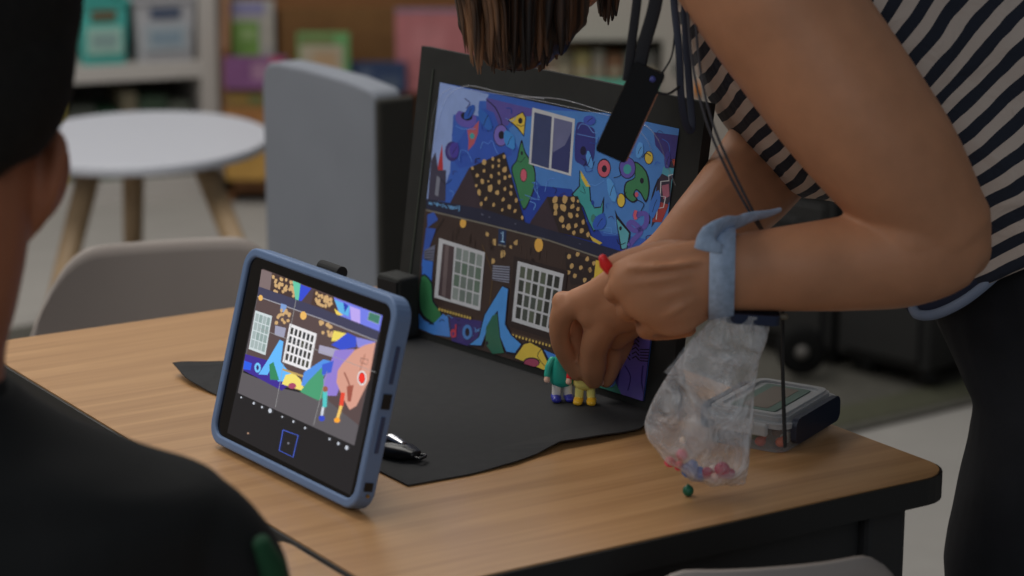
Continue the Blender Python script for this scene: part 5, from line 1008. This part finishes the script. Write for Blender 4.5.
# ------------------------------------------------------------------ white cupboard behind the head
Yc = 5.9; w0 = P(548, 100, Yc).x; w1 = P(905, 100, Yc).x; wc_ = thing('open_cupboard', 'white cupboard with one open dark compartment behind the head of the woman', 'cupboard', (w0, Yc, 0))
M_cw = mat('cream_paint', rgb(150, 142, 134, 1.7), rough=.6, var=.03); zz = lambda y: P(600, y, Yc).z
xa, xb = P(578, 0, Yc).x, P(664, 0, Yc).x
bm = NB(); box(bm, (w0, Yc, 0), (w1, Yc + .4, zz(86))); box(bm, (w0, Yc, zz(40)), (w1, Yc + .4, 1.35)); mk('carcass', bm, M_cw, wc_)
bm = NB(); box(bm, (xb, Yc, zz(86)), (w1, Yc + .4, zz(40))); mk('door', bm, M_cw, wc_)
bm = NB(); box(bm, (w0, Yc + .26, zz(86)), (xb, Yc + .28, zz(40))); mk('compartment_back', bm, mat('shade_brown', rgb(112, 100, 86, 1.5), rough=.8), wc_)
bm = NB(); tube(bm, [V((xb + .03, Yc - .02, zz(60))), V((xb + .03, Yc - .02, zz(72)))], .006); mk('handle', bm, M_chr, wc_, smooth=True)
for i, (x0, x1, c, nm) in enumerate([(556, 572, (110, 100, 84), 'grey brown'), (574, 590, (140, 124, 84), 'straw yellow'), (592, 604, (134, 122, 112), 'beige'), (606, 622, (120, 84, 62), 'rust brown'), (624, 640, (120, 116, 108), 'grey'), (642, 656, (100, 96, 92), 'dark grey')]):
    a = P(x0, 84, Yc + .1); b = P(x1, 60, Yc + .1); bm = NB(); box(bm, (a.x, Yc + .06, zz(86)), (b.x, Yc + .22, zz(86) + .074 + .005 * (i % 3)), bev=.003)
    box(bm, (a.x + .004, Yc + .0595, zz(86) + .02), (b.x - .004, Yc + .06, zz(86) + .04), mi=1)
    o_ = mk('book', bm, [cm(*c, k=1.5), cm(150, 140, 120, 1.3)], origin=(a.x, Yc + .06, zz(86))); tag(o_, nm + ' book in the open compartment of the white cupboard', 'book', 'books in the cupboard compartment')
bm = NB(); ta = P(536, 80, Yc - .1); tb_ = P(655, 90, Yc - .1); box(bm, (ta.x, Yc - .16, P(600, 101, Yc - .1).z), (tb_.x, Yc - .01, P(600, 84, Yc - .1).z), bev=.004)
box(bm, (ta.x + .03, Yc - .162, P(600, 98, Yc - .1).z), (tb_.x - .03, Yc - .158, P(600, 88, Yc - .1).z), mi=1)
# teal tray stands on a small trolley
tt_ = thing('trolley', 'small trolley with a teal tray on top in front of the white cupboard', 'trolley', (ta.x, Yc - .16, 0)); mk('tray', bm, [mat('teal_plastic', rgb(60, 128, 112, 1.5), rough=.5), mat('teal_dark', rgb(44, 96, 86, 1.5), rough=.5)], tt_, label='teal tray')
for x in (ta.x + .02, tb_.x - .02):
    for y in (Yc - .15, Yc - .02):
        bm = NB(); box(bm, (x - .01, y - .008, .0), (x + .01, y + .008, P(600, 101, Yc - .1).z)); mk('leg', bm, M_leg, tt_)
bm = NB(); p = P(697, 90, Yc - .004); ell(bm, p, .014, .004, .02, seg=14); ell(bm, p + V((0, .001, .012)), .008, .003, .01, seg=10); o = mk('sticker', bm, mat('orange_sticker', rgb(190, 120, 60, 1.5), rough=.5), origin=p, smooth=True); tag(o, 'small orange sticker on the white cupboard beside the striped shirt', 'sticker')
# ------------------------------------------------------------------ dark storage cabinets
M_dc = mat('charcoal_laminate', (.018, .018, .018, 1), rough=.6, var=.1); M_dc2 = mat('charcoal_front', (.024, .024, .024, 1), rough=.5, var=.1)
e0 = PZ(742, 352, 0); e1 = PZ(930, 398, 0); eu = (e1 - e0).normalized(); ev = V((-eu.y, eu.x, 0)); EL = (e1 - e0).length / 2
for i, (lb, hgt) in enumerate((('black rolling cabinet behind the woman, the left one of two', .74), ('black rolling cabinet behind the woman, the right one near her hip', .74))):
    O = e0 + eu * (EL * i); Me = frame(O, eu, ev, V((0, 0, 1))); t = thing('rolling_cabinet', lb, 'cabinet', O, 'black rolling cabinets'); first_cab = t if i == 0 else first_cab
    bm = NB(); box(bm, (.008, 0, .05), (EL - .008, .40, hgt), Me, bev=.006); mk('carcass', bm, M_dc, t)
    for z0, z1_ in ((.07, .37), (.385, .72)):
        bm = NB(); box(bm, (.03, -.012, z0), (EL - .03, -.0005, z1_), Me, bev=.004); dr = mk('door' if z0 < .1 else 'drawer', bm, M_dc2, t)
        bm = NB(); box(bm, (EL * .35, -.022, z1_ - .05), (EL * .65, -.0125, z1_ - .038), Me, bev=.002); mk('handle', bm, M_leg, dr)
    for x, y in ((.05, .05), (EL - .05, .05), (.05, .35), (EL - .05, .35)):
        bm = NB(); c_ = Me @ V((x, y, .026)); loft(bm, [c_ - eu * .010, c_ + eu * .010], [.021, .021], seg=16); mk('caster', bm, M_black, t, smooth=True)
# big wheel in front
p = P(802, 352, 4.72); wh = first_cab
bm = NB(); loft(bm, [p - V((0, .004, 0)), p, p + V((0, .03, 0)), p + V((0, .034, 0))], [.040, .052, .052, .040], seg=28, caps=False, ref=V((1, 0, 0))); tyre_ = mk('wheel', bm, mat('tyre_rubber', (.012, .012, .012, 1), rough=.95, spec=.1), wh, smooth=True, label='large side wheel')
bm = NB(); loft(bm, [p + V((0, -.012, 0)), p + V((0, -.003, 0))], [.013, .016], seg=16, caps=False, ref=V((1, 0, 0))); mk('hub', bm, mat('hub_grey', (.16, .15, .14, 1), rough=.4), tyre_, smooth=True)
